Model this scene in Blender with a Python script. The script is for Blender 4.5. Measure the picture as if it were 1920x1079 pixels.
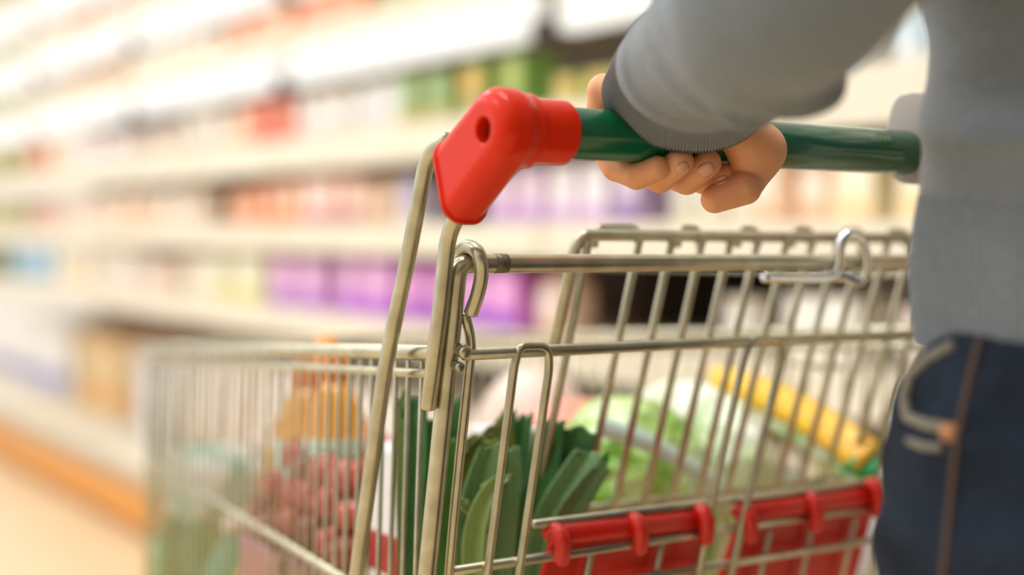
import bpy, bmesh, math, random
import numpy as np
from mathutils import Vector, Matrix
R = math.radians
PI = math.pi
for o in list(bpy.data.objects): bpy.data.objects.remove(o)
S = bpy.context.scene
COL = S.collection
random.seed(7)

# ------------------------------------------------------------------ camera
CZ = 0.96                      # eye height
YAW, PITCH, ROLL = R(33.4), R(2.03), R(0.5)
FPX = 50.0 / 36.0 * 1920.0
cam_d = bpy.data.cameras.new('camera'); cam = bpy.data.objects.new('camera', cam_d); COL.objects.link(cam)
cam_d.lens = 50; cam_d.sensor_width = 36; cam_d.clip_start = 0.02; cam_d.clip_end = 60
cam.location = (0, 0, CZ)
fwd = Vector((math.sin(YAW) * math.cos(PITCH), math.cos(YAW) * math.cos(PITCH), -math.sin(PITCH)))
rt0 = Vector((math.cos(YAW), -math.sin(YAW), 0))
up0 = rt0.cross(fwd)
rt = rt0 * math.cos(ROLL) + up0 * math.sin(ROLL)
up = up0 * math.cos(ROLL) - rt0 * math.sin(ROLL)
M = Matrix((( rt.x, up.x, -fwd.x, 0), (rt.y, up.y, -fwd.y, 0), (rt.z, up.z, -fwd.z, CZ), (0, 0, 0, 1)))
cam.matrix_world = M
cam_d.dof.use_dof = True; cam_d.dof.focus_distance = 0.91; cam_d.dof.aperture_fstop = 1.85
S.camera = cam

# ------------------------------------------------------------------ world, light, exposure
w = bpy.data.worlds.new('store_daylight'); S.world = w; w.use_nodes = True
nt = w.node_tree; nt.nodes.clear()
tc = nt.nodes.new('ShaderNodeTexCoord')
dot = nt.nodes.new('ShaderNodeVectorMath'); dot.operation = 'DOT_PRODUCT'
dot.inputs[1].default_value = Vector((-0.50, 0.45, 0.74)).normalized()
nt.links.new(tc.outputs['Generated'], dot.inputs[0])
rmp = nt.nodes.new('ShaderNodeValToRGB')
e = rmp.color_ramp.elements
e[0].position = 0.0; e[0].color = (0.02, 0.018, 0.015, 1)
e[1].position = 1.0; e[1].color = (1.45, 1.45, 1.45, 1)
x = rmp.color_ramp.elements.new(0.42); x.color = (0.07, 0.064, 0.056, 1)
x = rmp.color_ramp.elements.new(0.56); x.color = (0.30, 0.285, 0.26, 1)
x = rmp.color_ramp.elements.new(0.74); x.color = (0.84, 0.82, 0.79, 1)
mr = nt.nodes.new('ShaderNodeMapRange'); mr.inputs['From Min'].default_value = -1; mr.inputs['From Max'].default_value = 1
nt.links.new(dot.outputs['Value'], mr.inputs['Value']); nt.links.new(mr.outputs['Result'], rmp.inputs['Fac'])
bg = nt.nodes.new('ShaderNodeBackground'); bg.inputs['Strength'].default_value = 1.0
nt.links.new(rmp.outputs['Color'], bg.inputs['Color'])
wo = nt.nodes.new('ShaderNodeOutputWorld'); nt.links.new(bg.outputs['Background'], wo.inputs['Surface'])
S.view_settings.view_transform = 'Standard'; S.view_settings.look = 'None'
S.view_settings.gamma = 1; S.view_settings.use_curve_mapping = False
S.view_settings.exposure = 0.22
STRIP_EMIT = 0.92      # shelf tubes
CEIL_EMIT = 22.0       # ceiling fixtures

# ------------------------------------------------------------------ measuring helpers (camera pixel + distance -> point)
C0 = Vector((0, 0, CZ))
def ray(px, py):
    return fwd + rt * ((px - 960) / FPX) - up * ((py - 539.5) / FPX)
def P(px, py, d): return C0 + ray(px, py) * d
def onX(px, py, X): r = ray(px, py); return C0 + r * (X / r.x)
def onY(px, py, Y): r = ray(px, py); return C0 + r * (Y / r.y)
def onZ(px, py, Z): r = ray(px, py); return C0 + r * ((Z - CZ) / r.z)
def onPl(px, py, p0, n):
    r = ray(px, py); return C0 + r * ((Vector(p0) - C0).dot(n) / r.dot(n))
def H(z): return z + CZ       # height measured from eye level
def Yat(px, X): r = ray(px, 450); return X * r.y / r.x

# ------------------------------------------------------------------ materials
def srgb(c):
    if isinstance(c, str): c = [int(c[i:i + 2], 16) / 255 for i in (0, 2, 4)]
    return tuple(((v / 12.92) if v <= 0.04045 else ((v + 0.055) / 1.055) ** 2.4) for v in c) + (1,)
MC = {}
def mat(name, col, rough=0.5, metal=0.0, noise=None, bump=None, spec=None, trans=0, emit=None, alpha=None, sss=None, coat=0, col2=None, ior=None, sheen=0):
    """noise=(scale, amount[, stretch xyz]) mixes col with col2; bump=(scale,strength,dist[,stretch])"""
    if name in MC: return MC[name]
    m = bpy.data.materials.new(name); m.use_nodes = True; MC[name] = m
    n = m.node_tree; b = n.nodes['Principled BSDF']
    c = srgb(col)
    b.inputs['Base Color'].default_value = c
    b.inputs['Roughness'].default_value = rough; b.inputs['Metallic'].default_value = metal
    if spec is not None: b.inputs['Specular IOR Level'].default_value = spec
    if trans: b.inputs['Transmission Weight'].default_value = trans
    if ior: b.inputs['IOR'].default_value = ior
    if coat: b.inputs['Coat Weight'].default_value = coat; b.inputs['Coat Roughness'].default_value = 0.08
    if sheen: b.inputs['Sheen Weight'].default_value = sheen
    if alpha is not None: b.inputs['Alpha'].default_value = alpha
    if sss: b.inputs['Subsurface Weight'].default_value = sss[0]; b.inputs['Subsurface Radius'].default_value = sss[1]; b.inputs['Subsurface Scale'].default_value = sss[2]
    if emit:
        b.inputs['Emission Color'].default_value = srgb(emit[0]); b.inputs['Emission Strength'].default_value = emit[1]
    def coords(st):
        t = n.nodes.new('ShaderNodeTexCoord'); mp = n.nodes.new('ShaderNodeMapping')
        mp.inputs['Scale'].default_value = st; n.links.new(t.outputs['Object'], mp.inputs['Vector']); return mp
    if noise:
        st = noise[2] if len(noise) > 2 else (1, 1, 1)
        tx = n.nodes.new('ShaderNodeTexNoise'); tx.inputs['Scale'].default_value = noise[0]; tx.inputs['Detail'].default_value = 5
        n.links.new(coords(st).outputs['Vector'], tx.inputs['Vector'])
        rp = n.nodes.new('ShaderNodeValToRGB'); rp.color_ramp.elements[0].position = 0.5 - noise[1]; rp.color_ramp.elements[1].position = 0.5 + noise[1]
        rp.color_ramp.elements[0].color = c; rp.color_ramp.elements[1].color = srgb(col2)
        n.links.new(tx.outputs['Fac'], rp.inputs['Fac']); n.links.new(rp.outputs['Color'], b.inputs['Base Color'])
    if bump:
        st = bump[3] if len(bump) > 3 else (1, 1, 1)
        tx = n.nodes.new('ShaderNodeTexNoise'); tx.inputs['Scale'].default_value = bump[0]; tx.inputs['Detail'].default_value = 4
        n.links.new(coords(st).outputs['Vector'], tx.inputs['Vector'])
        bp = n.nodes.new('ShaderNodeBump'); bp.inputs['Strength'].default_value = bump[1]; bp.inputs['Distance'].default_value = bump[2]
        n.links.new(tx.outputs['Fac'], bp.inputs['Height']); n.links.new(bp.outputs['Normal'], b.inputs['Normal'])
    return m

ZINC = mat('galvanised_steel', 'c9c4aa', 0.30, 0.85, noise=(60, .25), col2='a8a28a', bump=(90, .25, .0006))
CHROME = mat('chrome', 'dfe2e4', 0.10, 1.0)
WORN = mat('worn_steel', '5a5048', 0.5, 0.7, noise=(160, .3), col2='8f8674')
REDP = mat('red_plastic', 'db2c06', 0.24, 0, noise=(25, .3), col2='d62805', spec=.22, bump=(60, .04, .001))
REDS = mat('red_seat_plastic', 'd62411', 0.38, 0, noise=(20, .3), col2='c41f10')
GREEN = mat('green_handle_plastic', '02522f', 0.2, 0, noise=(30, .3), col2='015a36', coat=.4)
BLACK = mat('black_plastic', '17150f', 0.4)
GREYP = mat('grey_plastic', '9a938c', 0.45)
CAST = mat('caster_rubber', '3a3a3a', 0.6)
SKIN = mat('skin', 'e8a87a', 0.45, 0, noise=(60, .25), col2='de9a6c', bump=(900, .18, .0006), sss=(.18, (.012, .004, .002), 1.0))
NAIL = mat('nail', 'd99c80', 0.25, 0, coat=.2)
KNIT = mat('grey_knit', '6a7179', 0.95, 0, noise=(220, .3, (1, 1, 1)), col2='82898f', bump=(700, .6, .0012), sheen=.3, spec=.1)
RIB = mat('grey_rib_knit', '858d97', 0.95, 0, noise=(500, .25, (1, 1, 1)), col2='9ca4ac', bump=(900, .5, .001), sheen=.3, spec=.1)
HEMK = mat('grey_hem_knit', '6e757e', 0.95, 0, noise=(220, .3, (1, 1, 1)), col2='848b92', bump=(700, .6, .0012), sheen=.3, spec=.1)
DENIM = mat('dark_denim', '10161f', 0.85, 0, noise=(24, .26), col2='2b3544', bump=(600, .5, .0008), spec=.15)
FADE = mat('faded_denim_edge', '8f8876', 0.85, 0, noise=(120, .3), col2='6a675f')
STITCH = mat('brown_seam_thread', '5a4436', 0.8)
COPPER = mat('copper_rivet', 'c08a60', 0.4, .5)
HAIR = mat('brown_hair', '3c2a1e', 0.6)
SHOE = mat('dark_shoe', '2a2a2c', 0.6)
FLOOR = mat('floor_tile', 'e9d2ac', 0.30, 0, noise=(1.2, .3), col2='e2c99f')
CREAM = mat('cream_shelf_paint', 'ece2cc', 0.5)
FASC = mat('price_rail', 'efe7d4', 0.4, noise=(14, .35, (1, 1, .05)), col2='e4dac4')
INNER = mat('dark_shelf_back', 'a8988c', 0.7)
BLK = mat('upright_dark', '33291f', 0.6)
GREYF = mat('warm_grey_fascia', 'b6a58c', 0.5)
ORNG = mat('orange_bumper', 'dc9230', 0.45)
TUBE = mat('fluorescent_diffuser', '50504c', 0.5, emit=('fffaf0', STRIP_EMIT))
CEILM = mat('ceiling_lamp_diffuser', 'ffffff', 0.5, emit=('fffdf8', CEIL_EMIT))
WHITEM = mat('white_paint', 'eeeae2', 0.6)

# ------------------------------------------------------------------ objects
def link_mesh(name, verts, faces, m, parent=None, smooth=True, mats=None, fm=None):
    me = bpy.data.meshes.new(name)
    me.from_pydata([tuple(v) for v in verts], [], [tuple(int(i) for i in f) for f in faces]) if not isinstance(verts, np.ndarray) else me.from_pydata(verts.tolist(), [], faces.tolist() if isinstance(faces, np.ndarray) else faces)
    for mm in (mats or [m]): me.materials.append(mm)
    if fm is not None: me.polygons.foreach_set('material_index', fm)
    if smooth: me.polygons.foreach_set('use_smooth', [True] * len(me.polygons))
    me.update()
    o = bpy.data.objects.new(name, me); COL.objects.link(o)
    if parent is not None:
        o.parent = parent
        o.matrix_parent_inverse = Matrix.Translation(parent_world(parent)).inverted()
    return o
def parent_world(p):
    v = Vector(p.location)
    q = p.parent
    while q is not None: v = v + Vector(q.location); q = q.parent
    if p.parent is not None and p.type == 'MESH': return Vector((0, 0, 0)) if True else v
    return v
def tag(o, label=None, cat=None, group=None, kind=None):
    if label: o['label'] = label
    if cat: o['category'] = cat
    if group: o['group'] = group
    if kind: o['kind'] = kind
    return o
def thing(name, loc, label, cat, group=None):
    o = bpy.data.objects.new(name, None); COL.objects.link(o); o.location = loc
    o.empty_display_size = .05
    return tag(o, label, cat, group)

class MB:
    """collects shapes into one mesh"""
    def __init__(s): s.v = []; s.f = []; s.m = []
    def add(s, vs, fs, mi=0):
        b = len(s.v); s.v += [tuple(v) for v in vs]; s.f += [tuple(i + b for i in f) for f in fs]; s.m += [mi] * len(fs); return s
    def box(s, lo, hi, bev=0.0, mi=0):
        bm = bmesh.new(); bmesh.ops.create_cube(bm, size=1)
        for v in bm.verts:
            v.co = Vector([lo[i] + (v.co[i] + .5) * (hi[i] - lo[i]) for i in range(3)])
        if bev: bmesh.ops.bevel(bm, geom=bm.edges[:] , offset=bev, segments=2, affect='EDGES', profile=.6)
        bm.verts.index_update()
        s.add([v.co.copy() for v in bm.verts], [[v.index for v in f.verts] for f in bm.faces], mi); bm.free(); return s
    def rod(s, pts, r, n=12, fillet=0.0, mi=0, closed=False, rend=True):
        pts = [Vector(p) for p in pts]
        if fillet: pts = fillet_path(pts, fillet)
        rr = r if isinstance(r, (list, tuple)) else [r] * len(pts)
        vs, fs = sweep(pts, rr, n, rend)
        return s.add(vs, fs, mi)
    def lathe(s, prof, base, axis='z', n=24, mi=0):
        vs = []; fs = []
        for (r, h) in prof:
            for k in range(n):
                a = 2 * PI * k / n
                p = (r * math.cos(a), r * math.sin(a), h)
                if axis == 'x': p = (p[2], p[0], p[1])
                if axis == 'y': p = (p[0], p[2], p[1])
                vs.append(Vector(base) + Vector(p))
        L = len(prof)
        for i in range(L - 1):
            for k in range(n):
                a, b = i * n + k, i * n + (k + 1) % n
                fs.append((a, b, b + n, a + n))
        fs.append(tuple(range(n))[::-1]); fs.append(tuple((L - 1) * n + k for k in range(n)))
        return s.add(vs, fs, mi)
    def build(s, name, m, parent=None, smooth=True, mats=None):
        o = link_mesh(name, s.v, s.f, m, parent, smooth, mats, s.m if mats else None)
        return o
def autosmooth(o, ang=40):
    me = o.data
    me.polygons.foreach_set('use_smooth', [True] * len(me.polygons))
    bm = bmesh.new(); bm.from_mesh(me)
    for ed in bm.edges:
        if len(ed.link_faces) == 2 and ed.calc_face_angle(0) > R(ang): ed.smooth = False
    bm.to_mesh(me); bm.free()
    return o
def fillet_path(pts, rad, seg=7):
    out = [pts[0]]
    for i in range(1, len(pts) - 1):
        a, b, c = pts[i - 1], pts[i], pts[i + 1]
        d1, d2 = (a - b), (c - b)
        l = min(rad, d1.length * .49, d2.length * .49)
        p, q = b + d1.normalized() * l, b + d2.normalized() * l
        for k in range(seg + 1):
            t = k / seg
            out.append(p * (1 - t) ** 2 + b * 2 * t * (1 - t) + q * t * t)
    out.append(pts[-1]); return out
def catmull(pts, n=8):
    pts = [Vector(p) for p in pts]; out = []
    for i in range(len(pts) - 1):
        p0 = pts[i - 1] if i else pts[0] * 2 - pts[1]
        p1, p2 = pts[i], pts[i + 1]
        p3 = pts[i + 2] if i + 2 < len(pts) else p2 * 2 - p1
        for k in range(n):
            t = k / n
            out.append(.5 * ((2 * p1) + (p2 - p0) * t + (2 * p0 - 5 * p1 + 4 * p2 - p3) * t * t + (3 * p1 - p0 - 3 * p2 + p3) * t ** 3))
    out.append(pts[-1]); return out
def frames(pts):
    T = []
    for i in range(len(pts)):
        a = pts[max(i - 1, 0)]; b = pts[min(i + 1, len(pts) - 1)]
        T.append((b - a).normalized())
    u = T[0].orthogonal().normalized()
    fr = []
    for t in T:
        u = (u - t * u.dot(t)).normalized(); fr.append((t, u, t.cross(u)))
    return fr
def sweep(pts, rr, n, rend=True):
    fr = frames(pts); vs = []; fs = []
    rings = []
    def ring(c, u, v, r):
        b = len(vs)
        for k in range(n):
            a = 2 * PI * k / n
            vs.append(c + u * (r * math.cos(a)) + v * (r * math.sin(a)))
        rings.append(b)
    t, u, v = fr[0]
    if rend:
        ring(pts[0] - t * rr[0] * .28, u, v, rr[0] * .55); ring(pts[0] - t * rr[0] * .15, u, v, rr[0] * .88)
    for p, (t, u, v), r in zip(pts, fr, rr): ring(p, u, v, r)
    if rend:
        ring(pts[-1] + t * rr[-1] * .15, u, v, rr[-1] * .88); ring(pts[-1] + t * rr[-1] * .28, u, v, rr[-1] * .55)
    for a, b in zip(rings[:-1], rings[1:]):
        for k in range(n):
            k2 = (k + 1) % n
            fs.append((a + k, a + k2, b + k2, b + k))
    fs.append(tuple(rings[0] + k for k in range(n))[::-1]); fs.append(tuple(rings[-1] + k for k in range(n)))
    return vs, fs

# ------------------------------------------------------------------ implicit surfaces
def nets(f, lo, hi, h):
    lo = np.array(lo, float); hi = np.array(hi, float)
    n = np.ceil((hi - lo) / h).astype(int) + 1
    ax = [lo[i] + np.arange(n[i]) * h for i in range(3)]
    X, Y, Z = np.meshgrid(*ax, indexing='ij')
    D = f(X, Y, Z).astype(np.float32)
    s = D < 0
    nx, ny, nz = D.shape
    cnt = np.zeros((nx - 1, ny - 1, nz - 1)); acc = np.zeros((nx - 1, ny - 1, nz - 1, 3))
    cr = [(0, 0, 0), (1, 0, 0), (0, 1, 0), (1, 1, 0), (0, 0, 1), (1, 0, 1), (0, 1, 1), (1, 1, 1)]
    def sub(A, c): return A[c[0]:nx - 1 + c[0], c[1]:ny - 1 + c[1], c[2]:nz - 1 + c[2]]
    for a in range(8):
        for ax_ in range(3):
            if cr[a][ax_]: continue
            c2 = list(cr[a]); c2[ax_] = 1; c2 = tuple(c2)
            da, db = sub(D, cr[a]), sub(D, c2)
            m = (da < 0) != (db < 0)
            t = np.where(m, da / np.where(m, da - db, 1), 0)
            cnt += m
            for k in range(3):
                acc[..., k] += m * (cr[a][k] + (t if k == ax_ else 0))
    act = cnt > 0
    idx = -np.ones(act.shape, int); idx[act] = np.arange(act.sum())
    I = np.argwhere(act)
    V = lo + (I + acc[act] / cnt[act][:, None]) * h
    F = []
    for a in range(3):
        b, c = (a + 1) % 3, (a + 2) % 3
        sl = [slice(None)] * 3; sl2 = [slice(None)] * 3
        sl[a] = slice(0, -1); sl2[a] = slice(1, None)
        ch = s[tuple(sl)] != s[tuple(sl2)]
        ins = s[tuple(sl)]
        E = np.argwhere(ch)
        fl = ins[ch]
        ok = (E[:, b] > 0) & (E[:, c] > 0) & (E[:, b] < D.shape[b] - 1) & (E[:, c] < D.shape[c] - 1)
        E = E[ok]; fl = fl[ok]
        def g(db, dc):
            q = E.copy(); q[:, b] += db; q[:, c] += dc; return idx[q[:, 0], q[:, 1], q[:, 2]]
        q = np.stack([g(-1, -1), g(0, -1), g(0, 0), g(-1, 0)], 1)
        q[~fl] = q[~fl][:, ::-1]
        F.append(q)
    F = np.concatenate(F)
    return V, F
def smin(a, b, k):
    h = np.clip(.5 + .5 * (b - a) / k, 0, 1)
    return b * (1 - h) + a * h - k * h * (1 - h)
def smax(a, b, k): return -smin(-a, -b, k)
def cap(X, Y, Z, a, b, ra, rb):
    a = np.array(a, float); b = np.array(b, float); d = b - a; L2 = (d * d).sum()
    t = np.clip(((X - a[0]) * d[0] + (Y - a[1]) * d[1] + (Z - a[2]) * d[2]) / L2, 0, 1)
    return np.sqrt((X - a[0] - t * d[0]) ** 2 + (Y - a[1] - t * d[1]) ** 2 + (Z - a[2] - t * d[2]) ** 2) - (ra + (rb - ra) * t)
def ell(X, Y, Z, c, r):
    k = np.sqrt(((X - c[0]) / r[0]) ** 2 + ((Y - c[1]) / r[1]) ** 2 + ((Z - c[2]) / r[2]) ** 2)
    return (k - 1) * min(r)

# ================================================================== THE SETTING
fl = MB().box((-4, -4, -.05), (3.2, 12, 0)).build('floor', FLOOR, smooth=False); tag(fl, kind='structure')
wl = MB().box((2.32, -4, 0), (2.42, 12, 3.2)).build('wall_right', WHITEM, smooth=False); tag(wl, kind='structure')
for i, (lx, ly) in enumerate([(0.3, 0.9), (0.3, 3.4), (0.3, 5.9), (-1.6, 1.6), (-1.6, 4.6)]):
    t = thing('ceiling_light', (lx, ly, 3.0), ['ceiling fluorescent fixture above the cart handle', 'ceiling fluorescent fixture over the middle of the aisle', 'ceiling fluorescent fixture at the far end of the aisle', 'ceiling fluorescent fixture left of the cart', 'ceiling fluorescent fixture far left down the store'][i], 'ceiling light', 'ceiling lights outside the frame')
    MB().box((lx - .11, ly - .62, 3.02), (lx + .11, ly + .62, 3.08), .01).build('housing', WHITEM, t, False)
    MB().box((lx - .09, ly - .6, 3.0), (lx + .09, ly + .6, 3.02), .006).build('diffuser', CEILM, t, False)

# ---- refrigerated shelving, 1.25 m bays
XF = 1.60
SHELVES = [('lowest', .69, .76, None), ('middle', .915, .985, None), ('third', 1.13, 1.215, None), ('fourth', 1.455, 1.50, (1.36, 1.455)), ('fifth', 1.695, 1.74, (1.60, 1.695)), ('top', 1.93, 1.975, (1.83, 1.93))]
BAYS = [(-.17, 'nearest shelving bay, mostly hidden behind the person in the grey sweater'),
        (1.08, 'shelving bay behind the hand on the green handle'),
        (2.33, 'shelving bay behind the red handle cap with the purple packs'),
        (3.58, 'shelving bay with long orange packs on its fourth shelf'),
        (4.83, 'shelving bay above the white and blue boxes at far left'),
        (6.08, 'farthest shelving bay at the left edge with olive green packs')]
for y0, lab in BAYS:
    y1 = y0 + 1.25
    t = thing('shelving_unit', (XF + .3, y0 + .625, 0), lab, 'shelving unit', 'shelving bays along the aisle')
    MB().box((2.24, y0 + .005, .02), (2.30, y1 - .005, 2.12)).build('back_panel', INNER, t, False)
    MB().box((1.87, y0 + .003, .77), (2.24, y0 + .03, 2.12)).build('upright', BLK, t, False)
    MB().box((1.66, y0 + .003, 2.10), (2.24, y1 - .003, 2.14)).build('canopy', CREAM, t, False)
    d = MB().box((1.50, y0 + .002, .135), (2.24, y1 - .002, .2), .004).build('base_deck', GREYF, t, False)
    MB().box((1.505, y0 + .002, .2), (2.24, y1 - .002, .206)).build('deck_liner', CREAM, d, False)
    MB().box((1.475, y0 + .001, .022), (1.53, y1 - .001, .138), .012).build('bumper', ORNG, t, False)
    MB().box((1.55, y0 + .002, 0), (2.2, y1 - .002, .02)).build('kick_plate', BLK, t, False)
    for nm, z0, z1, lt in SHELVES:
        s_ = MB().box((XF + .022, y0 + .03, z1 - .03), (2.24, y1 - .003, z1)).build('shelf', CREAM, t, False)
        MB().box((XF, y0 + .006, z0), (XF + .022, y1 - .006, z1 + .004), .003).build('price_rail', FASC, s_, False)
        if lt:
            for ya, yb in ((y0 + .006, y0 + .048), (y1 - .048, y1 - .006)):
                MB().box((XF + .006, ya, lt[0] - .004), (XF + .05, yb, lt[0] + .035), .002).build('lamp_bracket', BLK, s_, False)
            g = MB(); g.box((XF + .002, y0 + .05, lt[0]), (XF + .05, y1 - .05, lt[1] - .002), .012)
            g.build('light_tube', TUBE, s_, False)

# ================================================================== PRODUCTS
def copy_tree(o, parent=None):
    c = o.copy(); COL.objects.link(c)
    if parent is not None:
        c.parent = parent; c.matrix_parent_inverse = o.matrix_parent_inverse.copy()
    for ch in list(o.children): copy_tree(ch, c)
    return c
def local(mb, name, m, parent, smooth=True):
    o = mb.build(name, m, None, smooth); o.parent = parent; return o
pm = {}
def pmat(c, rough=.4):
    k = 'pack_' + c
    if k not in pm:
        pm[k] = mat(k, c, rough, 0, noise=(28, .12), col2=c if len(c) < 6 else '%02x%02x%02x' % tuple(min(255, int(int(c[i:i + 2], 16) * 1.09 + 6)) for i in (0, 2, 4)), coat=.25)
    return pm[k]
def make_product(kind, w, d, h, c1, c2, c3):
    """origin at bottom centre; front looks to -x. Returns root empty"""
    names = {'carton': 'product_carton', 'cup': 'yogurt_cup', 'pack': 'film_pack', 'tub': 'plastic_tub', 'bottle': 'product_bottle'}
    t = bpy.data.objects.new(names[kind], None); COL.objects.link(t); t.empty_display_size = .03
    if kind == 'carton':
        a = MB().box((-d / 2, -w / 2, 0), (d / 2, w / 2, h), .003); local(a, 'body', pmat(c1), t, False)
        a = MB().box((-d / 2 - .0015, -w * .36, h * .42), (-d / 2 + .002, w * .36, h * .86), .0008); local(a, 'label', pmat(c2), t, False)
        a = MB().box((-d / 2 - .0012, -w * .5, h * .06), (-d / 2 + .002, w * .5, h * .3), .0006); local(a, 'band', pmat(c3), t, False)
    elif kind == 'pack':
        n = 20; a = MB(); vs = []; fs = []
        prof = [(0, .80), (.06, .97), (.3, 1), (.6, .98), (.85, .9), (.95, .6), (1.0, .45)]
        for (hz, k) in prof:
            for q in range(n):
                an = 2 * PI * q / n; ca, sa = math.cos(an), math.sin(an)
                e_ = .45
                vs.append((d / 2 * k * math.copysign(abs(ca) ** e_, ca), w / 2 * (.6 + .4 * k) * math.copysign(abs(sa) ** e_, sa), h * hz))
        for i in range(len(prof) - 1):
            for q in range(n): fs.append((i * n + q, i * n + (q + 1) % n, (i + 1) * n + (q + 1) % n, (i + 1) * n + q))
        fs.append(tuple(range(n))[::-1]); fs.append(tuple((len(prof) - 1) * n + q for q in range(n)))
        a.add(vs, fs); local(a, 'body', pmat(c1), t)
        a = MB().box((-d / 2 - .002, -w * .34, h * .3), (-d / 2 + .004, w * .34, h * .75), .0015); local(a, 'label', pmat(c2), t, False)
        a = MB().box((-.003, -w * .42, h * .97), (.003, w * .42, h * 1.04)); local(a, 'seam', pmat(c3), t, False)
    elif kind in ('cup', 'tub'):
        r = w / 2
        a = MB().lathe([(r * .78, 0), (r * .82, .003), (r * .95, h * .9), (r, h * .92), (r, h * .95)], (0, 0, 0)); local(a, 'body', pmat(c1), t)
        a = MB().lathe([(r * .875, h * .3), (r * .885, h * .31), (r * .945, h * .74), (r * .94, h * .75)], (0, 0, 0)); local(a, 'label', pmat(c2), t)
        a = MB().lathe([(r * 1.02, h * .95), (r * 1.04, h * .96), (r * 1.03, h * .99), (r * .9, h)], (0, 0, 0)); local(a, 'lid', pmat(c3), t)
    elif kind == 'bottle':
        r = w / 2
        a = MB().lathe([(r * .9, 0), (r, .005), (r, h * .62), (r * .7, h * .76), (r * .38, h * .86), (r * .36, h * .9)], (0, 0, 0)); local(a, 'body', pmat(c1), t)
        a = MB().lathe([(r * 1.01, h * .18), (r * 1.03, h * .19), (r * 1.03, h * .5), (r * 1.01, h * .51)], (0, 0, 0)); local(a, 'label', pmat(c2), t)
        a = MB().lathe([(r * .42, h * .89), (r * .42, h * .99), (r * .36, h)], (0, 0, 0)); local(a, 'cap', pmat(c3), t)
    return t
NPROD = [0]
def run(z, y0, y1, kind, w, h, c1, c2, c3, label, cat, group, d=.1, gap=.006, xo=.0, h2=None):
    """a run of equal products standing on a shelf between y0 and y1 (y0 nearer the camera)"""
    if y0 > y1: y0, y1 = y1, y0
    n = max(1, int((y1 - y0 + gap) / (w + gap)))
    proto = make_product(kind, w, d, h, c1, c2, c3)
    step = (y1 - y0) / n
    vis = []
    for i in range(n):
        yc = y0 + step * (i + .5)
        if z > .5 and d > .2 and any(by - w / 2 - .002 < yc < by + .032 + w / 2 for by, _ in BAYS): continue
        q = Vector((XF + .05 + xo, yc, z)) - C0
        px = 960 + FPX * q.dot(rt) / q.dot(fwd)
        if px < -150 or px > 1990: continue
        vis.append((i, px))
    inside = all(-150 < p < 1700 for _, p in vis)
    for m_, (i, px) in enumerate(vis):
        o = proto if m_ == 0 else copy_tree(proto)
        L_ = len(vis); kf = L_ - 1 - m_; lab = label
        if inside and 1 < L_ <= 6:
            if L_ == 2: sfx = ['left one', 'right one'][kf]
            else: sfx = 'leftmost' if kf == 0 else ('rightmost' if kf == L_ - 1 else ('middle one' if L_ == 3 else ['second', 'third', 'fourth', 'fifth'][kf - 1] + ' from left'))
            lab = label + ', ' + sfx
        if len(lab.split()) > 16: print('LONG', lab); lab = label
        jx = random.uniform(0, .025)
        o.location = (XF + .032 + d / 2 + jx + xo, y0 + step * (i + .5), z + .001)
        tag(o, lab, cat, group); NPROD[0] += 1
    if not vis:
        for c_ in list(proto.children): bpy.data.objects.remove(c_)
        bpy.data.objects.remove(proto)
def runpx(z, p0, p1, *a, **k):
    run(z, Yat(p1, XF + .05), Yat(p0, XF + .05), *a, **k)
Z1, Z2, Z3, Z4, Z5, Z6, ZD = .76, .985, 1.215, 1.50, 1.74, 1.975, .207
# lowest shelf
runpx(Z1, -40, 15, 'pack', .22, .13, '3f7a44', 'c98a4a', '8aa050', 'small green pack with orange label at the left edge of the lowest shelf', 'pack', 'green packs on the lowest shelf')
runpx(Z1, 22, 108, 'tub', .11, .135, '9cc4e6', 'b9d6ee', '86b2dc', 'pale blue tub standing near the left end of the lowest shelf', 'tub', 'blue tubs on the lowest shelf')
runpx(Z1, 112, 178, 'carton', .09, .13, 'f3dcc0', 'f6e8cf', 'eec9a0', 'peach cream carton right of the pale blue tubs', 'carton', 'peach cartons beside the blue tubs')
runpx(Z1, 182, 252, 'tub', .12, .14, 'fbeee2', 'fff6ee', 'f6e6d8', 'white rounded tub between peach and dusty pink packs, lowest shelf', 'tub', 'white tubs on the lowest shelf')
runpx(Z1, 256, 325, 'pack', .10, .12, 'e6cdbc', 'ecd8cc', 'd8bba8', 'dusty pink film pack right of the white tubs on the lowest shelf', 'pack', 'dusty pink packs on the lowest shelf')
runpx(Z1, 328, 398, 'cup', .10, .13, 'f4e6d2', 'faf0e2', 'f0e0c8', 'cream cup left of the yellow-based cartons, lowest shelf', 'cup', 'cream cups on the lowest shelf')
runpx(Z1, 402, 500, 'carton', .10, .14, 'efe8c4', 'f6efd6', 'd2c05e', 'cream carton with olive yellow foot band beside the purple packs', 'carton', 'yellow-banded cartons on the lowest shelf')
runpx(Z1, 512, 620, 'carton', .12, .135, 'dca8dc', 'e6b8e0', '9a4fc0', 'purple carton, leftmost run of the purple packs, seen above the basket rim', 'carton', 'left purple cartons')
runpx(Z1, 622, 745, 'carton', .115, .14, 'd88fda', 'efc0e8', 'a050c8', 'pink and purple carton left of the cart support tube', 'carton', 'pink and purple cartons')
runpx(Z1, 748, 985, 'carton', .11, .13, 'c878cc', 'e8a8dc', '8a48b8', 'violet carton behind the cart hook and support tubes', 'carton', 'violet cartons behind the hook')
runpx(Z1, 990, 1075, 'pack', .09, .12, 'f0c8b4', 'f0d8d0', 'e6a890', 'peach pink film pack just left of the dark empty slot', 'pack', 'peach packs beside the empty slot')
runpx(Z1, 1320, 1440, 'tub', .085, .10, 'f3e6dc', 'f8eee6', 'efe0d4', 'white tub right of the dark empty slot on the lowest shelf', 'tub', 'white tubs seen through the gate wires')
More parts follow.
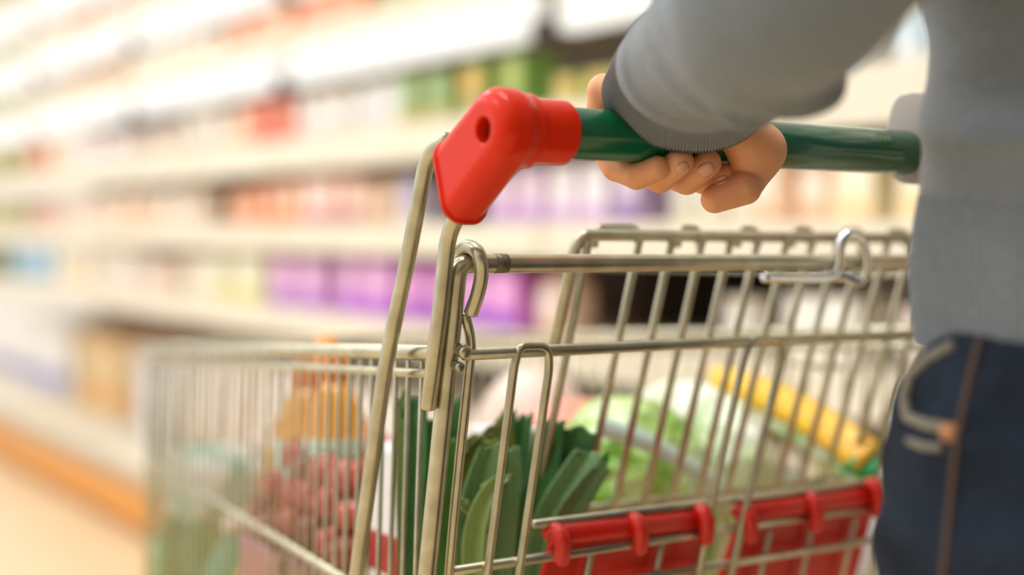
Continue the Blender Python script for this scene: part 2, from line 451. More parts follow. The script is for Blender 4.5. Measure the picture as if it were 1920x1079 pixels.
runpx(Z1, 1480, 1620, 'carton', .075, .11, 'efe4da', 'f4ece2', 'e8d8c8', 'off-white carton behind the chrome ring of the gate', 'carton', 'off-white cartons behind the ring')
runpx(Z1, 1640, 1900, 'tub', .08, .10, 'efddd8', 'f6eeea', 'e6d4cc', 'pale pink tub near the grey sweater on the lowest shelf', 'tub', 'pale pink tubs near the sweater')
# middle shelf
runpx(Z2, -60, 50, 'pack', .30, .11, 'b0a860', 'd0c070', '8a8a44', 'olive film pack at the left edge of the middle shelf', 'pack', 'olive packs on the middle shelf')
runpx(Z2, 56, 105, 'pack', .11, .11, 'dba695', 'e6b8a6', 'd09080', 'brick pink film pack above the pale blue tubs', 'pack', 'brick pink packs')
runpx(Z2, 108, 205, 'carton', .12, .11, 'dcc8b0', 'ecd2c0', 'd2bca0', 'beige carton on the middle shelf left of the peach cartons', 'carton', 'beige cartons on the middle shelf')
runpx(Z2, 208, 300, 'carton', .11, .12, 'eccdb4', 'f0d8c8', 'e0b078', 'peach carton above the dusty pink film packs', 'carton', 'peach cartons on the middle shelf')
runpx(Z2, 303, 385, 'pack', .11, .13, 'eed6c4', 'f6e2d4', 'ecd0bc', 'pale peach pack left of the dark gap on the middle shelf', 'pack', 'pale peach packs left of the gap')
runpx(Z2, 425, 500, 'pack', .11, .115, 'e8966a', 'f0b896', 'e07a48', 'orange-red film pack right of the dark gap, middle shelf', 'pack', 'orange-red packs')
runpx(Z2, 503, 560, 'carton', .095, .12, 'f0a068', 'f4ccb8', 'f08a48', 'bright orange topped carton on the middle shelf', 'carton', 'orange topped cartons')
runpx(Z2, 563, 675, 'carton', .11, .125, 'f5b8a4', 'fbd8cc', 'a8707c', 'salmon pink carton with mauve foot band on the middle shelf', 'carton', 'salmon cartons with mauve band')
runpx(Z2, 678, 742, 'pack', .085, .12, 'd4b294', 'dcc0a6', 'c09878', 'tan pack right of the salmon pink cartons', 'pack', 'tan packs on the middle shelf')
runpx(Z2, 745, 795, 'carton', .08, .11, 'c8c0d8', 'b4b0d8', 'dcc8c8', 'bluish lilac carton just left of the black gap and support tube', 'carton', 'bluish lilac cartons')
runpx(Z2, 905, 1020, 'carton', .085, .12, 'dfc2dc', 'ecd4e6', 'b88cc4', 'lilac carton between the red handle cap and the hand', 'carton', 'lilac cartons under the handle')
runpx(Z2, 1023, 1150, 'carton', .08, .12, 'eeddea', 'f4e8f0', 'c8a0cc', 'pale pink-lilac carton below the hand on the middle shelf', 'carton', 'pale lilac cartons under the hand')
runpx(Z2, 1160, 1215, 'carton', .07, .11, 'a890b8', 'd8c8dc', '8868a4', 'dusky purple carton below the curled fingers', 'carton', 'dusky purple cartons')
runpx(Z2, 1220, 1400, 'tub', .08, .12, 'f6ecd6', 'fdf6e6', 'f2e4c8', 'cream tub right of the dusky purple cartons, under the fingers', 'tub', 'cream tubs under the fingers')
runpx(Z2, 1405, 1560, 'pack', .085, .12, 'f4c8a8', 'f8dcc8', 'f0b48c', 'peach orange pack right of the thumb', 'pack', 'peach packs right of the thumb')
runpx(Z2, 1563, 1900, 'carton', .08, .12, 'f8e0bc', 'fcecd2', 'f4d09c', 'pale yellow carton next to the grey sweater on the middle shelf', 'carton', 'pale yellow cartons near the sweater')
# third shelf
runpx(Z3, -60, 45, 'pack', .30, .13, '8f8a3e', 'c0b050', '6a7434', 'dark olive pack at the left edge of the third shelf', 'pack', 'dark olive packs on the third shelf')
runpx(Z3, 50, 92, 'carton', .12, .12, 'd87848', 'e89870', 'c86038', 'orange-red carton at the far end of the third shelf', 'carton', 'orange-red cartons at the far end')
runpx(Z3, 95, 135, 'tub', .12, .12, 'f4dcc8', 'f6e4d6', 'ecd0b8', 'cream tub beside the orange-red cartons at far left', 'tub', 'cream tubs on the third shelf')
runpx(Z3, 138, 242, 'carton', .12, .11, 'dccdc8', 'e6d8d6', 'd2c0bc', 'greyish lilac carton left of the first light gap, third shelf', 'carton', 'greyish lilac cartons')
runpx(Z3, 248, 340, 'pack', .11, .115, 'd2c2b0', 'dccabc', 'c4b4a4', 'grey beige film pack on the third shelf', 'pack', 'grey beige packs')
runpx(Z3, 344, 425, 'tub', .12, .125, 'f2e2d6', 'fbf0e8', 'ecdccc', 'white tub left of the coral red cartons on the third shelf', 'tub', 'white tubs beside coral cartons')
runpx(Z3, 430, 462, 'carton', .09, .115, 'ecc8a0', 'f0d4b4', 'e4b884', 'sand coloured carton touching the coral red cartons', 'carton', 'sand cartons')
runpx(Z3, 465, 545, 'carton', .10, .125, 'f0836a', 'f39a80', 'ea7860', 'coral red carton on the third shelf', 'carton', 'coral red cartons')
runpx(Z3, 550, 650, 'cup', .095, .12, 'efe0dc', 'f4eaea', 'd8ded0', 'white cup right of the coral red cartons', 'cup', 'white cups on the third shelf')
runpx(Z3, 655, 745, 'tub', .105, .125, 'e8e6ea', 'f2f2f8', 'dce8e0', 'large bluish white tub left of the olive green packs', 'tub', 'bluish white tubs')
runpx(Z3, 752, 850, 'carton', .085, .12, 'a8ac64', '7fae80', 'b4a860', 'olive carton with teal label above the red handle cap', 'carton', 'olive and teal cartons')
runpx(Z3, 853, 925, 'carton', .085, .125, '8fa858', 'dea650', 'a8a060', 'green carton with orange label behind the red cap', 'carton', 'green cartons with orange label')
runpx(Z3, 928, 998, 'carton', .075, .125, '7fa850', 'b0b45c', '98a058', 'leaf green carton left of the dark shelf upright', 'carton', 'leaf green cartons')
runpx(Z3, 1030, 1200, 'carton', .075, .068, '9cac58', 'dcaa5c', 'd8c878', 'yellow-green carton with orange label below the dark empty space', 'carton', 'yellow-green cartons')
runpx(Z3, 1420, 1620, 'carton', .08, .12, 'eee8dc', 'f8f4ec', 'dce4ec', 'white carton with pale blue band between forearm and handle', 'carton', 'white cartons above the handle')
runpx(Z3, 1625, 1900, 'tub', .08, .12, 'eceef2', 'cfe0f2', 'f2ead8', 'bluish tub between the forearm and the sweater', 'tub', 'bluish tubs beside the sweater')
# fourth shelf
runpx(Z4, -60, 55, 'pack', .30, .08, '7a9a4a', 'c0b060', '5a8a4a', 'green film pack at the left edge of the fourth shelf', 'pack', 'green packs on the fourth shelf')
runpx(Z4, 60, 120, 'carton', .12, .08, 'cfc2b0', 'd8ccbc', 'c4b4a0', 'pale grey carton at the far end of the fourth shelf', 'carton', 'pale grey cartons on the fourth shelf')
runpx(Z4, 124, 185, 'pack', .12, .08, 'e8c0a4', 'f0d0bc', 'dcae90', 'salmon beige pack near the far end of the fourth shelf', 'pack', 'salmon beige packs')
runpx(Z4, 188, 240, 'carton', .12, .085, 'd4a878', 'c8b8a4', 'dcb060', 'ochre carton left of the second light gap', 'carton', 'ochre cartons')
runpx(Z4, 245, 418, 'carton', .12, .08, 'ead8c0', 'f6e8da', 'e0ccb0', 'cream carton left of the long orange packs', 'carton', 'cream cartons on the fourth shelf')
runpx(Z4, 424, 560, 'carton', .14, .092, 'f8aa7c', 'f4b8a0', 'f89a60', 'light orange carton on the fourth shelf, left part of the orange run', 'carton', 'light orange cartons')
runpx(Z4, 564, 690, 'carton', .12, .09, 'f09068', 'f4ac8c', 'e88858', 'deep orange carton on the fourth shelf, right part of the orange run', 'carton', 'deep orange cartons')
runpx(Z4, 695, 900, 'carton', .10, .09, 'a4aa6a', 'b8b478', '90a060', 'sage green carton at the top edge right of the orange run', 'carton', 'sage green cartons on the fourth shelf')
runpx(Z4, 905, 1240, 'tub', .09, .085, 'efe8dc', 'f6f0e8', 'e8e0d0', 'white tub at the top edge above the sleeve, fourth shelf', 'tub', 'white tubs on the fourth shelf')
# fifth, top
runpx(Z5, -60, 55, 'pack', .30, .085, '9a9a50', 'b8b068', '70863c', 'moss green pack at the left edge of the fifth shelf', 'pack', 'moss green packs')
runpx(Z5, 60, 125, 'carton', .12, .085, 'e0d4c0', 'ecdccc', 'd4c4ac', 'ivory carton at the far end of the fifth shelf', 'carton', 'ivory cartons on the fifth shelf')
runpx(Z5, 128, 182, 'carton', .12, .085, 'c08a64', 'd8a888', 'a86c48', 'brown-red carton under the topmost light strip', 'carton', 'brown-red cartons')
runpx(Z5, 186, 420, 'carton', .12, .08, 'dcc8b8', 'e0c4c0', 'c8c090', 'pinkish beige carton on the fifth shelf', 'carton', 'pinkish beige cartons on the fifth shelf')
# deck: big outer boxes
def deck(p0, p1, *a, **k):
    xc = XF + .05 + k.get('xo', 0); run(ZD, Yat(p1, xc), Yat(p0, xc), *a, **k)
deck(-50, 138, 'carton', .44, .33, 'f6eee6', 'faf4ee', '8a88c4', 'large white box with a blue band on the base deck at far left', 'box', 'large white boxes on the deck', d=.3, xo=.25)
deck(142, 238, 'carton', .26, .31, 'eec07c', 'f4d6a8', 'e8ae66', 'orange-yellow box right of the large white boxes', 'box', 'orange-yellow boxes on the deck', d=.3, xo=.22)
deck(242, 330, 'tub', .17, .36, 'dcdcec', 'e8e8f2', 'e8d4c4', 'pale blue-white bucket behind the far corner of the cart', 'bucket', 'pale buckets on the deck', d=.17)
deck(334, 640, 'carton', .19, .38, 'e8d6ce', 'f2e2da', 'c8bca8', 'pinkish white box behind the left basket wires', 'box', 'pinkish white boxes behind the basket', d=.2, xo=.02)
deck(645, 1080, 'carton', .15, .36, 'ecdcd4', 'f2e6dc', 'd8c8b8', 'off-white pink box behind the leeks on the deck', 'box', 'off-white boxes behind the leeks', d=.2, xo=.02)
deck(1085, 1560, 'tub', .14, .40, 'ece0d4', 'f4eadf', 'e0d2c0', 'cream bucket seen through the gate wires', 'bucket', 'cream buckets behind the gate', d=.14, xo=.02)
deck(1563, 1620, 'carton', .10, .40, 'b8b870', 'c8c884', 'a8ac60', 'moss green carton seen through the gate near the sweater', 'carton', 'moss green cartons on the deck', d=.14)
deck(1624, 1950, 'carton', .12, .40, 'ecdcd2', 'f4e8de', 'dccabc', 'pinkish carton behind the jeans at the right', 'carton', 'pinkish cartons behind the jeans', d=.14)
print('products', NPROD[0])

# ================================================================== SHOPPING CART
HY, HZ = .703, H(.0633)              # handle axis (runs along x)
XL, XR = .455, .995                  # planes of the side tubes
XM = (XL + XR) / 2
cart = thing('shopping_cart', (XM, 1.15, 0), 'wire shopping cart with green handle, red end cap and red seat flaps', 'shopping cart')
def mirx(p): return Vector((2 * XM - p[0], p[1], p[2]))

hb = MB().lathe([(.0150, -.0), (.0158, .001), (.0158, .304), (.0150, .306)], (.497, HY, HZ), 'x', 40).build('handle_bar', GREEN, cart); autosmooth(hb)
MB().lathe([(.0151, 0), (.0152, .1)], (.800, HY, HZ), 'x', 32).build('handle_core', BLACK, cart)
MB().lathe([(.0158, .0), (.0158, .095)], (.866, HY, HZ), 'x', 32).build('handle_bar', GREEN, cart)
# worn print on the handle
pr = MB()
for k, (a0, da) in enumerate([(-PI * .62, .10), (-PI * .68, .05), (-PI * .80, .07), (-PI * .85, .03)]):
    for i in range(5):
        xa = .752 + i * .0042; vs = []
        for (dx_, aa) in ((0, a0), (.0028, a0), (.0028, a0 - da), (0, a0 - da)):
            vs.append((xa + dx_, HY + .01588 * math.cos(aa + PI * 2 * 0) * 1.0, HZ - .01588 * math.sin(aa)))
        pr.add(vs, [(0, 1, 2, 3)])
pr.build('printed_mark', mat('pale_print', 'a8b08a', .5), hb)
# coin lock housing, a grey collar standing up around the bar
cl = MB(); pts = []
n = 28
prof = []
for k in range(n):
    a = 2 * PI * k / n
    r = .0235
    y = HY - .002 + .024 * math.cos(a); z = HZ + (.043 if math.sin(a) > 0 else .0225) * math.sin(a)
    if math.sin(a) > 0: y = HY - .002 + .024 * math.copysign(abs(math.cos(a)) ** .5, math.cos(a))
    prof.append((y, z))
vs = [(x_, y, z) for x_ in (.806, .868) for (y, z) in prof]
vs2 = [(x_, HY + (y - HY) * .86, HZ + (z - HZ) * .86) for x_ in (.8045, .8695) for (y, z) in prof]
V = vs2[:n] + vs[:n] + vs[n:] + vs2[n:]
F = []
for i in range(3):
    for k in range(n): F.append((i * n + k, i * n + (k + 1) % n, (i + 1) * n + (k + 1) % n, (i + 1) * n + k))
F.append(tuple(range(n))[::-1]); F.append(tuple(3 * n + k for k in range(n)))
cl.add(V, F); autosmooth(tag(cl.build('coin_lock', GREYP, cart), 'grey coin lock collar'))

# red end caps
def polysdf(Y, Z, P_):
    d = np.full(Y.shape, 1e9); s = np.ones(Y.shape)
    n_ = len(P_)
    for i in range(n_):
        a = np.array(P_[i]); b = np.array(P_[i - 1]); e_ = b - a
        wx, wy = Y - a[0], Z - a[1]
        t = np.clip((wx * e_[0] + wy * e_[1]) / (e_ @ e_), 0, 1)
        bx, by = wx - e_[0] * t, wy - e_[1] * t
        d = np.minimum(d, bx * bx + by * by)
        c1 = Z >= a[1]; c2 = Z < b[1]; c3 = e_[0] * wy > e_[1] * wx
        fl_ = (c1 & c2 & c3) | (~c1 & ~c2 & ~c3)
        s = np.where(fl_, -s, s)
    return s * np.sqrt(d)
cr_ = .0238; cy, cz = HY - .002, HZ + .0005
A2 = np.array([onX(811, 268, .440).y, onX(811, 268, .440).z]); B2 = np.array([onX(852, 417, .446).y, onX(852, 417, .446).z])
ab = (B2 - A2) / np.linalg.norm(B2 - A2)
nrm = np.array([ab[1], -ab[0]]);
if nrm @ (A2 - np.array([cy, cz])) < 0: nrm = -nrm
def tangent(pt, sgn):
    d = np.array([pt[0] - cy, pt[1] - cz]); D_ = np.linalg.norm(d); a0 = math.atan2(d[1], d[0]); al = math.acos(min(1, cr_ / D_))
    return a0 + sgn * al
Ax, Bx = A2 + nrm * .02 , B2 + nrm * .02
ta = tangent(A2, +1); tb = tangent(B2, -1)
if tb < ta: tb += 2 * PI
pa = A2 + (A2 - np.array([cy + cr_ * math.cos(ta), cz + cr_ * math.sin(ta)])) * .3
pb = B2 + (B2 - np.array([cy + cr_ * math.cos(tb), cz + cr_ * math.sin(tb)])) * .3
poly = [pa] + [np.array([cy + cr_ * math.cos(a), cz + cr_ * math.sin(a)]) for a in np.linspace(ta, tb, 28)] + [pb]
XC0, HX, RR = .4545, .0148, .0115
def capsdf(X, Y, Z):
    d2 = polysdf(Y, Z, poly)
    d1 = np.abs(X - XC0) - HX
    q1, q2 = d2 + RR, d1 + RR
    body = np.sqrt(np.maximum(q1, 0) ** 2 + np.maximum(q2, 0) ** 2) + np.minimum(np.maximum(q1, q2), 0) - RR
    cut = (Y - A2[0]) * nrm[0] + (Z - A2[1]) * nrm[1]
    fl_ = np.maximum(body - .0016, np.abs(cut + .001) - .0013)        # flange at the open end
    b = np.maximum(body, cut)
    rad = np.sqrt((Y - HY) ** 2 + (Z - HZ) ** 2)
    col = np.maximum(rad - .0196, np.maximum(X - .5005, .46 - X))
    q1, q2 = rad - .0196 + .003, X - .5005 + .003
    col = np.maximum(np.sqrt(np.maximum(q1, 0) ** 2 + np.maximum(q2, 0) ** 2) + np.minimum(np.maximum(q1, q2), 0) - .003, .46 - X)
    lip = np.maximum(rad - .0222, np.abs(X - .4695) - .0035)
    b = smin(b, smin(lip, col, .003), .003)
    b = smin(b, fl_, .0008)
    hole = np.maximum(np.sqrt((Y - (HY - .004)) ** 2 + (Z - (HZ - .0015)) ** 2) - .0078, X - .452)
    b = smax(b, -hole, .0012)
    bore = np.maximum(rad - .0157, .478 - X)
    return np.maximum(b, -bore)
V, F = nets(capsdf, (.434, .672, H(.000)), (.506, .768, H(.094)), .0007)
tag(link_mesh('handle_cap', V, F, REDP, cart), 'glossy red end cap with a screw hole')
V2 = V.copy(); V2[:, 0] = 2 * XM - V2[:, 0]
link_mesh('handle_cap', V2, F[:, ::-1], REDP, cart)
MB().lathe([(.0055, 0), (.0055, .004), (.003, .005)], (.4475, HY - .004, HZ - .0015), 'x', 20).build('bolt', WORN, cart)

# side tubes that carry the handle
pA = [onX(840, 262, XL), onX(808, 300, XL), onX(762, 500, XL), onX(722, 690, XL), onX(668, 1085, XL)]
low1 = pA[-1] + (pA[-1] - pA[-2]) * 1.6
post1 = [pA[0], pA[1] + Vector((0, .004, .004)), pA[2], pA[3], pA[4], low1]
pB = [onX(868, 385, XL), onX(840, 440, XL), onX(828, 560, XL), onX(803, 765, XL)]
for f_ in (lambda p: p, mirx):
    MB().rod([f_(p) for p in post1], .0053, 20, .02).build('support_tube', ZINC, cart)
    MB().rod([f_(p) for p in pB], .0053, 20, .014).build('support_tube', ZINC, cart)

# gate plane: tilts forward going down
g0 = onX(854, 545, .4668); g1 = onX(801, 1079, .4668)
gdir = (g1 - g0).normalized(); GN = Vector((1, 0, 0)).cross(gdir).normalized()
G = lambda px, py, off=0: onPl(px, py, g0 + GN * off * (1 if GN.y < 0 else -1), GN)   # off > 0 = nearer the camera
xl = .4668
ztop = onY(1000, 494, g0.y).z
tl = Vector((xl, g0.y - .003, ztop)); tr = mirx(tl)
gl = g1 + (g1 - g0) * .9; gr = mirx(gl)
MB().rod([gl, g1, g0, tl, tr, mirx(g0), mirx(g1), gr], .0062, 22, .028).build('gate_frame', ZINC, cart)
wr = MB().rod([tl + Vector((.026, 0, 0)), tl + Vector((.036, 0, 0))], .00635, 22, rend=False); tag(wr.build('worn_patch', WORN, cart), 'scuffed dark patch on the gate rail')
# mid rail
m0 = G(868, 664); zmid = m0.z
MB().rod([(m0.x - .002, m0.y - .004, zmid), (2 * XM - m0.x + .002, m0.y - .004, zmid)], .0040, 16).build('gate_rail', ZINC, cart)
# loops of the gate
MB().rod([G(905, 1150, .006), G(914, 1079, .006), G(965, 680, .006), G(975, 650, .006), G(1028, 650, .006), G(1030, 690, .006), G(973, 1079, .006), G(963, 1150, .006)], .0030, 14, .016).build('gate_loop', ZINC, cart)
MB().rod([G(1300, 1150, .006), G(1311, 1079, .006), G(1337, 930, .006), G(1390, 690, .006), G(1405, 636, .006), G(1462, 636, .006), G(1463, 680, .006), G(1403, 930, .006), G(1371, 1079, .006), G(1360, 1150, .006)], .0030, 14, .016).build('gate_loop', ZINC, cart)
# edge wire beside the post
MB().rod([G(872, 590, .002), G(884, 640, .002), G(880, 690, .002), G(868, 800, .002), G(852, 960, .002), G(838, 1120, .002)], .0034, 14, .01).build('gate_edge_wire', ZINC, cart)
# hook over the corner
hk = [G(857, 500, -.009), G(862, 474, -.010), G(878, 463, 0), G(897, 476, .011), G(903, 510, .013), G(896, 550, .011), G(883, 588, .007)]
MB().rod(catmull(hk, 6), .0047, 18).build('hinge_hook', ZINC, cart)
wd = MB()
for (px, py, rr_) in ((868, 659, .0044), (858, 687, .0032)):
    c = G(px, py, .010); wd.rod([c - GN * .004, c + GN * .004], rr_, 18)
wd.build('weld', ZINC, cart)
# cross rails lower on the gate
def rail(name, a, b, r, off=0, ext=0, n=12):
    p, q = G(a[0], a[1], off), G(b[0], b[1], off)
    d = (q - p).normalized() * ext
    return MB().rod([p, q + d], r, n).build(name, ZINC, cart)
rail('gate_rail', (1000, 984), (1690, 899), .0032, -.004, .02)
rail('gate_rail', (846, 1072), (1690, 944), .0034, .0, .02)
rail('gate_rail', (1180, 1088), (1690, 1006), .0030, .0, .02)
# short wires of the lower gate
for px0, py0 in ((1108, 1015), (1240, 1000), (1440, 985), (1520, 975), (1600, 960), (1655, 960)):
    MB().rod([G(px0 + 3, py0 + 12, -.004), G(px0 - 22, py0 + 130, -.004)], .0024, 10).build('gate_wire', ZINC, cart)
# chrome ring clip on the top rail
rg = [G(1432, 520, .008), G(1470, 521, .008), G(1555, 519, .008), G(1571, 500, .008), G(1576, 460, .010), G(1592, 439, .012), G(1612, 446, .012), G(1624, 480, .012), G(1622, 515, .010), G(1607, 528, .006), G(1588, 519, .002), G(1545, 519, -.004)]
tag(MB().rod(catmull(rg, 5), .0041, 16).build('ring_clip', CHROME, cart), 'shiny chrome ring clip')

# child seat back panel behind the gate
bx0 = .595
s0 = onX(1068, 515, bx0); s1 = onX(1043, 645, bx0)
SD = Vector((0, .30, -.954)).normalized(); SNn = Vector((1, 0, 0)).cross(SD).normalized()
ps0 = onX(1072, 480, bx0)
Bp = lambda px, py, off=0: onPl(px, py, ps0 + SNn * off * (1 if SNn.y < 0 else -1), SNn)
a0, a1 = Bp(1040, 650), Bp(1078, 465)
zt = Bp(1200, 442).z
xr_b = 2 * XM - .50
MB().rod([a0, a1, (a1.x + .004, a1.y - .004, zt), (xr_b, a1.y - .004, zt)], .0044, 16, .018).build('seat_back_frame', ZINC, cart)
sw = MB()
bars = [(1103, 455, 1073, 640), (1199, 450, 1175, 640), (1260, 450, 1230, 640), (1317, 450, 1283, 640), (1370, 450, 1339, 640), (1421, 450, 1391, 640), (1476, 450, 1446, 640), (1523, 450, 1490, 640), (1572, 450, 1541, 640), (1618, 450, 1588, 640), (1666, 450, 1636, 640), (1712, 450, 1682, 640), (1756, 450, 1726, 640), (1796, 450, 1766, 640)]
for (x0, y0_, x1, y1_) in bars:
    t_ = Bp(x0, y0_, .004); m_ = Bp(x1, y1_, .004); m2 = Vector((t_.x, m_.y, m_.z)); dd = (m2 - t_)
    top = Vector((t_.x, t_.y, zt)); top = t_ - dd * .01
    sw.rod([top, t_ + dd * 1.4, t_ + dd * 2.9], .0031, 12)
sw.build('seat_back_wires', ZINC, cart)
rl = Bp(1300, 930, -.004)
MB().rod([(bx0 - .05, rl.y, rl.z), (xr_b, rl.y, rl.z)], .003, 12).build('seat_back_rail', ZINC, cart)
# loops that hang the panel on the top wire
for (xa, xb, yy) in ((1116, 1194, 428), (1272, 1308, 429), (1385, 1418, 430), (1486, 1520, 431), (1578, 1612, 432), (1664, 1698, 434)):
    MB().rod([Bp(xa - 2, 462, -.012), Bp(xa, yy, -.012), Bp(xb, yy, -.012), Bp(xb + 3, 462, -.012)], .0033, 12, .008).build('hinge_loop', ZINC, cart)

# red seat flaps: moulded plates with rolled rims and hooks
def seat_flap(name, c0, c1, bot0, bot1, ribs, lab):
    t0, t1 = G(*c0, -.002), G(*c1, -.002)
    root = MB()
    # plate
    a, b, c, d = G(*c0, -.012), G(*c1, -.012), G(*bot1, -.014), G(*bot0, -.014)
    th = GN * .002
    nU = 10; vs = []; fs = []
    for s_ in (-1, 1):
        for i in range(nU + 1):
            for p, q in ((a, d), (b, c)): pass
        for i in range(nU + 1):
            u = i / nU
            for j in range(5):
                v = j / 4
                p = (a * (1 - u) + b * u) * (1 - v) + (d * (1 - u) + c * u) * v
                p = p + GN * (.0016 * math.sin(u * PI * 6)) * 0 + th * s_
                vs.append(p)
    W_ = 5; half = (nU + 1) * W_
    for i in range(nU):
        for j in range(4):
            q = (i * W_ + j, (i + 1) * W_ + j, (i + 1) * W_ + j + 1, i * W_ + j + 1)
            fs.append(q[::-1]); fs.append(tuple(k + half for k in q))
    bd = [i * W_ for i in range(nU + 1)] + [nU * W_ + j for j in range(1, 5)] + [i * W_ + 4 for i in range(nU - 1, -1, -1)] + [j for j in range(3, 0, -1)]
    for i in range(len(bd)):
        p, q = bd[i], bd[(i + 1) % len(bd)]
        fs.append((p, q, q + half, p + half))
    root.add(vs, fs)
    plate = autosmooth(root.build(name, REDS, cart)); plate['label'] = lab
    rim = MB(); rim.rod([t0, t1], .0078, 20); rim.build('rolled_rim', REDS, plate)
    for k, (rx, ry) in enumerate(ribs):
        hkp = [G(rx - 26, ry - 22, -.006), G(rx - 12, ry - 30, .002), G(rx - 1, ry - 15, .009), G(rx, ry + 8, .009), G(rx - 2, ry + 26, .006)]
        MB().rod(catmull(hkp, 4), .0058, 14).build('rim_hook', REDS, plate)
    return plate
seat_flap('seat_flap', (1035, 1003), (1318, 972), (1000, 1140), (1290, 1140), ((1055, 1025), (1202, 1005), (1326, 988)), 'red plastic seat flap left of the second wire loop')
seat_flap('seat_flap', (1388, 962), (1642, 928), (1330, 1140), (1590, 1120), ((1408, 985), (1532, 965), (1648, 938)), 'red plastic seat flap next to the jeans')

# basket
def side_pt(y, z, right=False):
    x_ = .470 + .10 * (y - .80)
    p = Vector((x_, y, z)); return mirx(p) if right else p
zA = onX(800, 664, .470).z
ZB = H(-.43)
YE = 1.60
def ztp(y): return zA - .055 * (y - .80) / .8
for right in (False, True):
    f_ = (lambda y, z, r_=right: side_pt(y, z, r_))
    MB().rod([f_(.80, zA + .002), f_(1.2, ztp(1.2) + .002), f_(YE, ztp(YE) + .002)], .0052, 14).build('basket_rim', ZINC, cart)
    MB().rod([f_(.80, zA - .012), f_(1.2, ztp(1.2) - .012), f_(YE, ztp(YE) - .012)], .0035, 12).build('basket_rail', ZINC, cart)
    MB().rod([f_(.86, H(-.262)), f_(YE - .02, H(-.259))], .0036, 12).build('basket_rail', ZINC, cart)
    b = MB(); n_ = 36
    for i in range(n_):
        y = .825 + (YE - .835) * i / (n_ - 1)
        s_ = .003 if not right else -.003
        b.rod([f_(y, ztp(y) - .004), f_(y + .02, ZB)], .0019, 8)
    b.build('basket_side_wires', ZINC, cart)
b = MB()
pl, pr_ = side_pt(YE, ztp(YE)), side_pt(YE, ztp(YE), True)
MB().rod([pl + Vector((0, 0, .002)), pr_ + Vector((0, 0, .002))], .0052, 12).build('basket_rim', ZINC, cart)
MB().rod([(pl.x, YE - .02, H(-.26)), (pr_.x, YE - .02, H(-.26))], .0036, 10).build('basket_rail', ZINC, cart)
for i in range(14):
    x_ = pl.x + (pr_.x - pl.x) * (i + .5) / 14
    b.rod([(x_, YE, pl.z), (x_, YE - .01, ZB)], .0019, 8)
b.build('basket_front_wires', ZINC, cart)
b = MB()
for i in range(16):
    x_ = .50 + .38 * i / 15; b.rod([(x_, .88, ZB), (x_ + (XM - x_) * .15, YE - .01, ZB)], .0022, 8)
for i in range(6):
    y = .90 + .68 * i / 5; b.rod([side_pt(y, ZB + .004), side_pt(y, ZB + .004, True)], .003, 8)
b.build('basket_floor_wires', ZINC, cart)
# chassis and casters (below the frame)
ch = MB()
for f_ in (lambda p: Vector(p), mirx):
    ch.rod([f_(low1), f_((XL + .01, low1.y + .06, .30)), f_((XL + .01, .86, .19)), f_((XL + .06, 1.55, .17))], .009, 12, .05)
ch.rod([(XL + .01, .9, .188), (2 * XM - XL - .01, .9, .188)], .008, 12)
ch.rod([(XL + .06, 1.5, .17), (2 * XM - XL - .06, 1.5, .17)], .008, 12)
for f_ in (lambda p: Vector(p), mirx):
    ch.rod([f_((XL + .035, 1.2, .183)), f_((.50, 1.3, ZB))], .007, 10)
ch.build('chassis', ZINC, cart)
for (x_, y) in ((XL + .015, .90), (2 * XM - XL - .015, .90), (XL + .06, 1.5), (2 * XM - XL - .06, 1.5)):
    c = MB().box((x_ - .02, y - .02, .10), (x_ + .02, y + .02, .17), .004).build('caster_fork', ZINC, cart, False)
    MB().lathe([(.045, -.014), (.055, -.010), (.055, .010), (.045, .014)], (x_, y + .01, .055), 'x', 28).build('wheel', CAST, c)

# ================================================================== THINGS IN THE BASKET
LG1 = mat('leek_dark', '2a5a24', .38, 0, noise=(120, .22, (6, 6, .4)), col2='467a38', bump=(240, .35, .001, (8, 8, .3)))
LG2 = mat('leek_mid', '54804a', .42, 0, noise=(120, .22, (6, 6, .4)), col2='78985f', bump=(240, .35, .001, (8, 8, .3)))
LG3 = mat('leek_pale', '8d9f58', .5, 0, noise=(120, .25, (6, 6, .4)), col2='7f9a52', bump=(240, .35, .001, (8, 8, .3)))
LG4 = mat('leek_olive', '7c7a24', .5, 0, noise=(120, .25, (6, 6, .4)), col2='55702c', bump=(240, .35, .001, (8, 8, .3)))
LG5 = mat('leek_bright', '5a9430', .35, 0, noise=(120, .25, (6, 6, .4)), col2='447a2c', bump=(240, .3, .001, (8, 8, .3)))
STEM = mat('leek_white', 'e6ecd0', .4, 0, noise=(60, .25, (6, 6, .4)), col2='c8dca0')
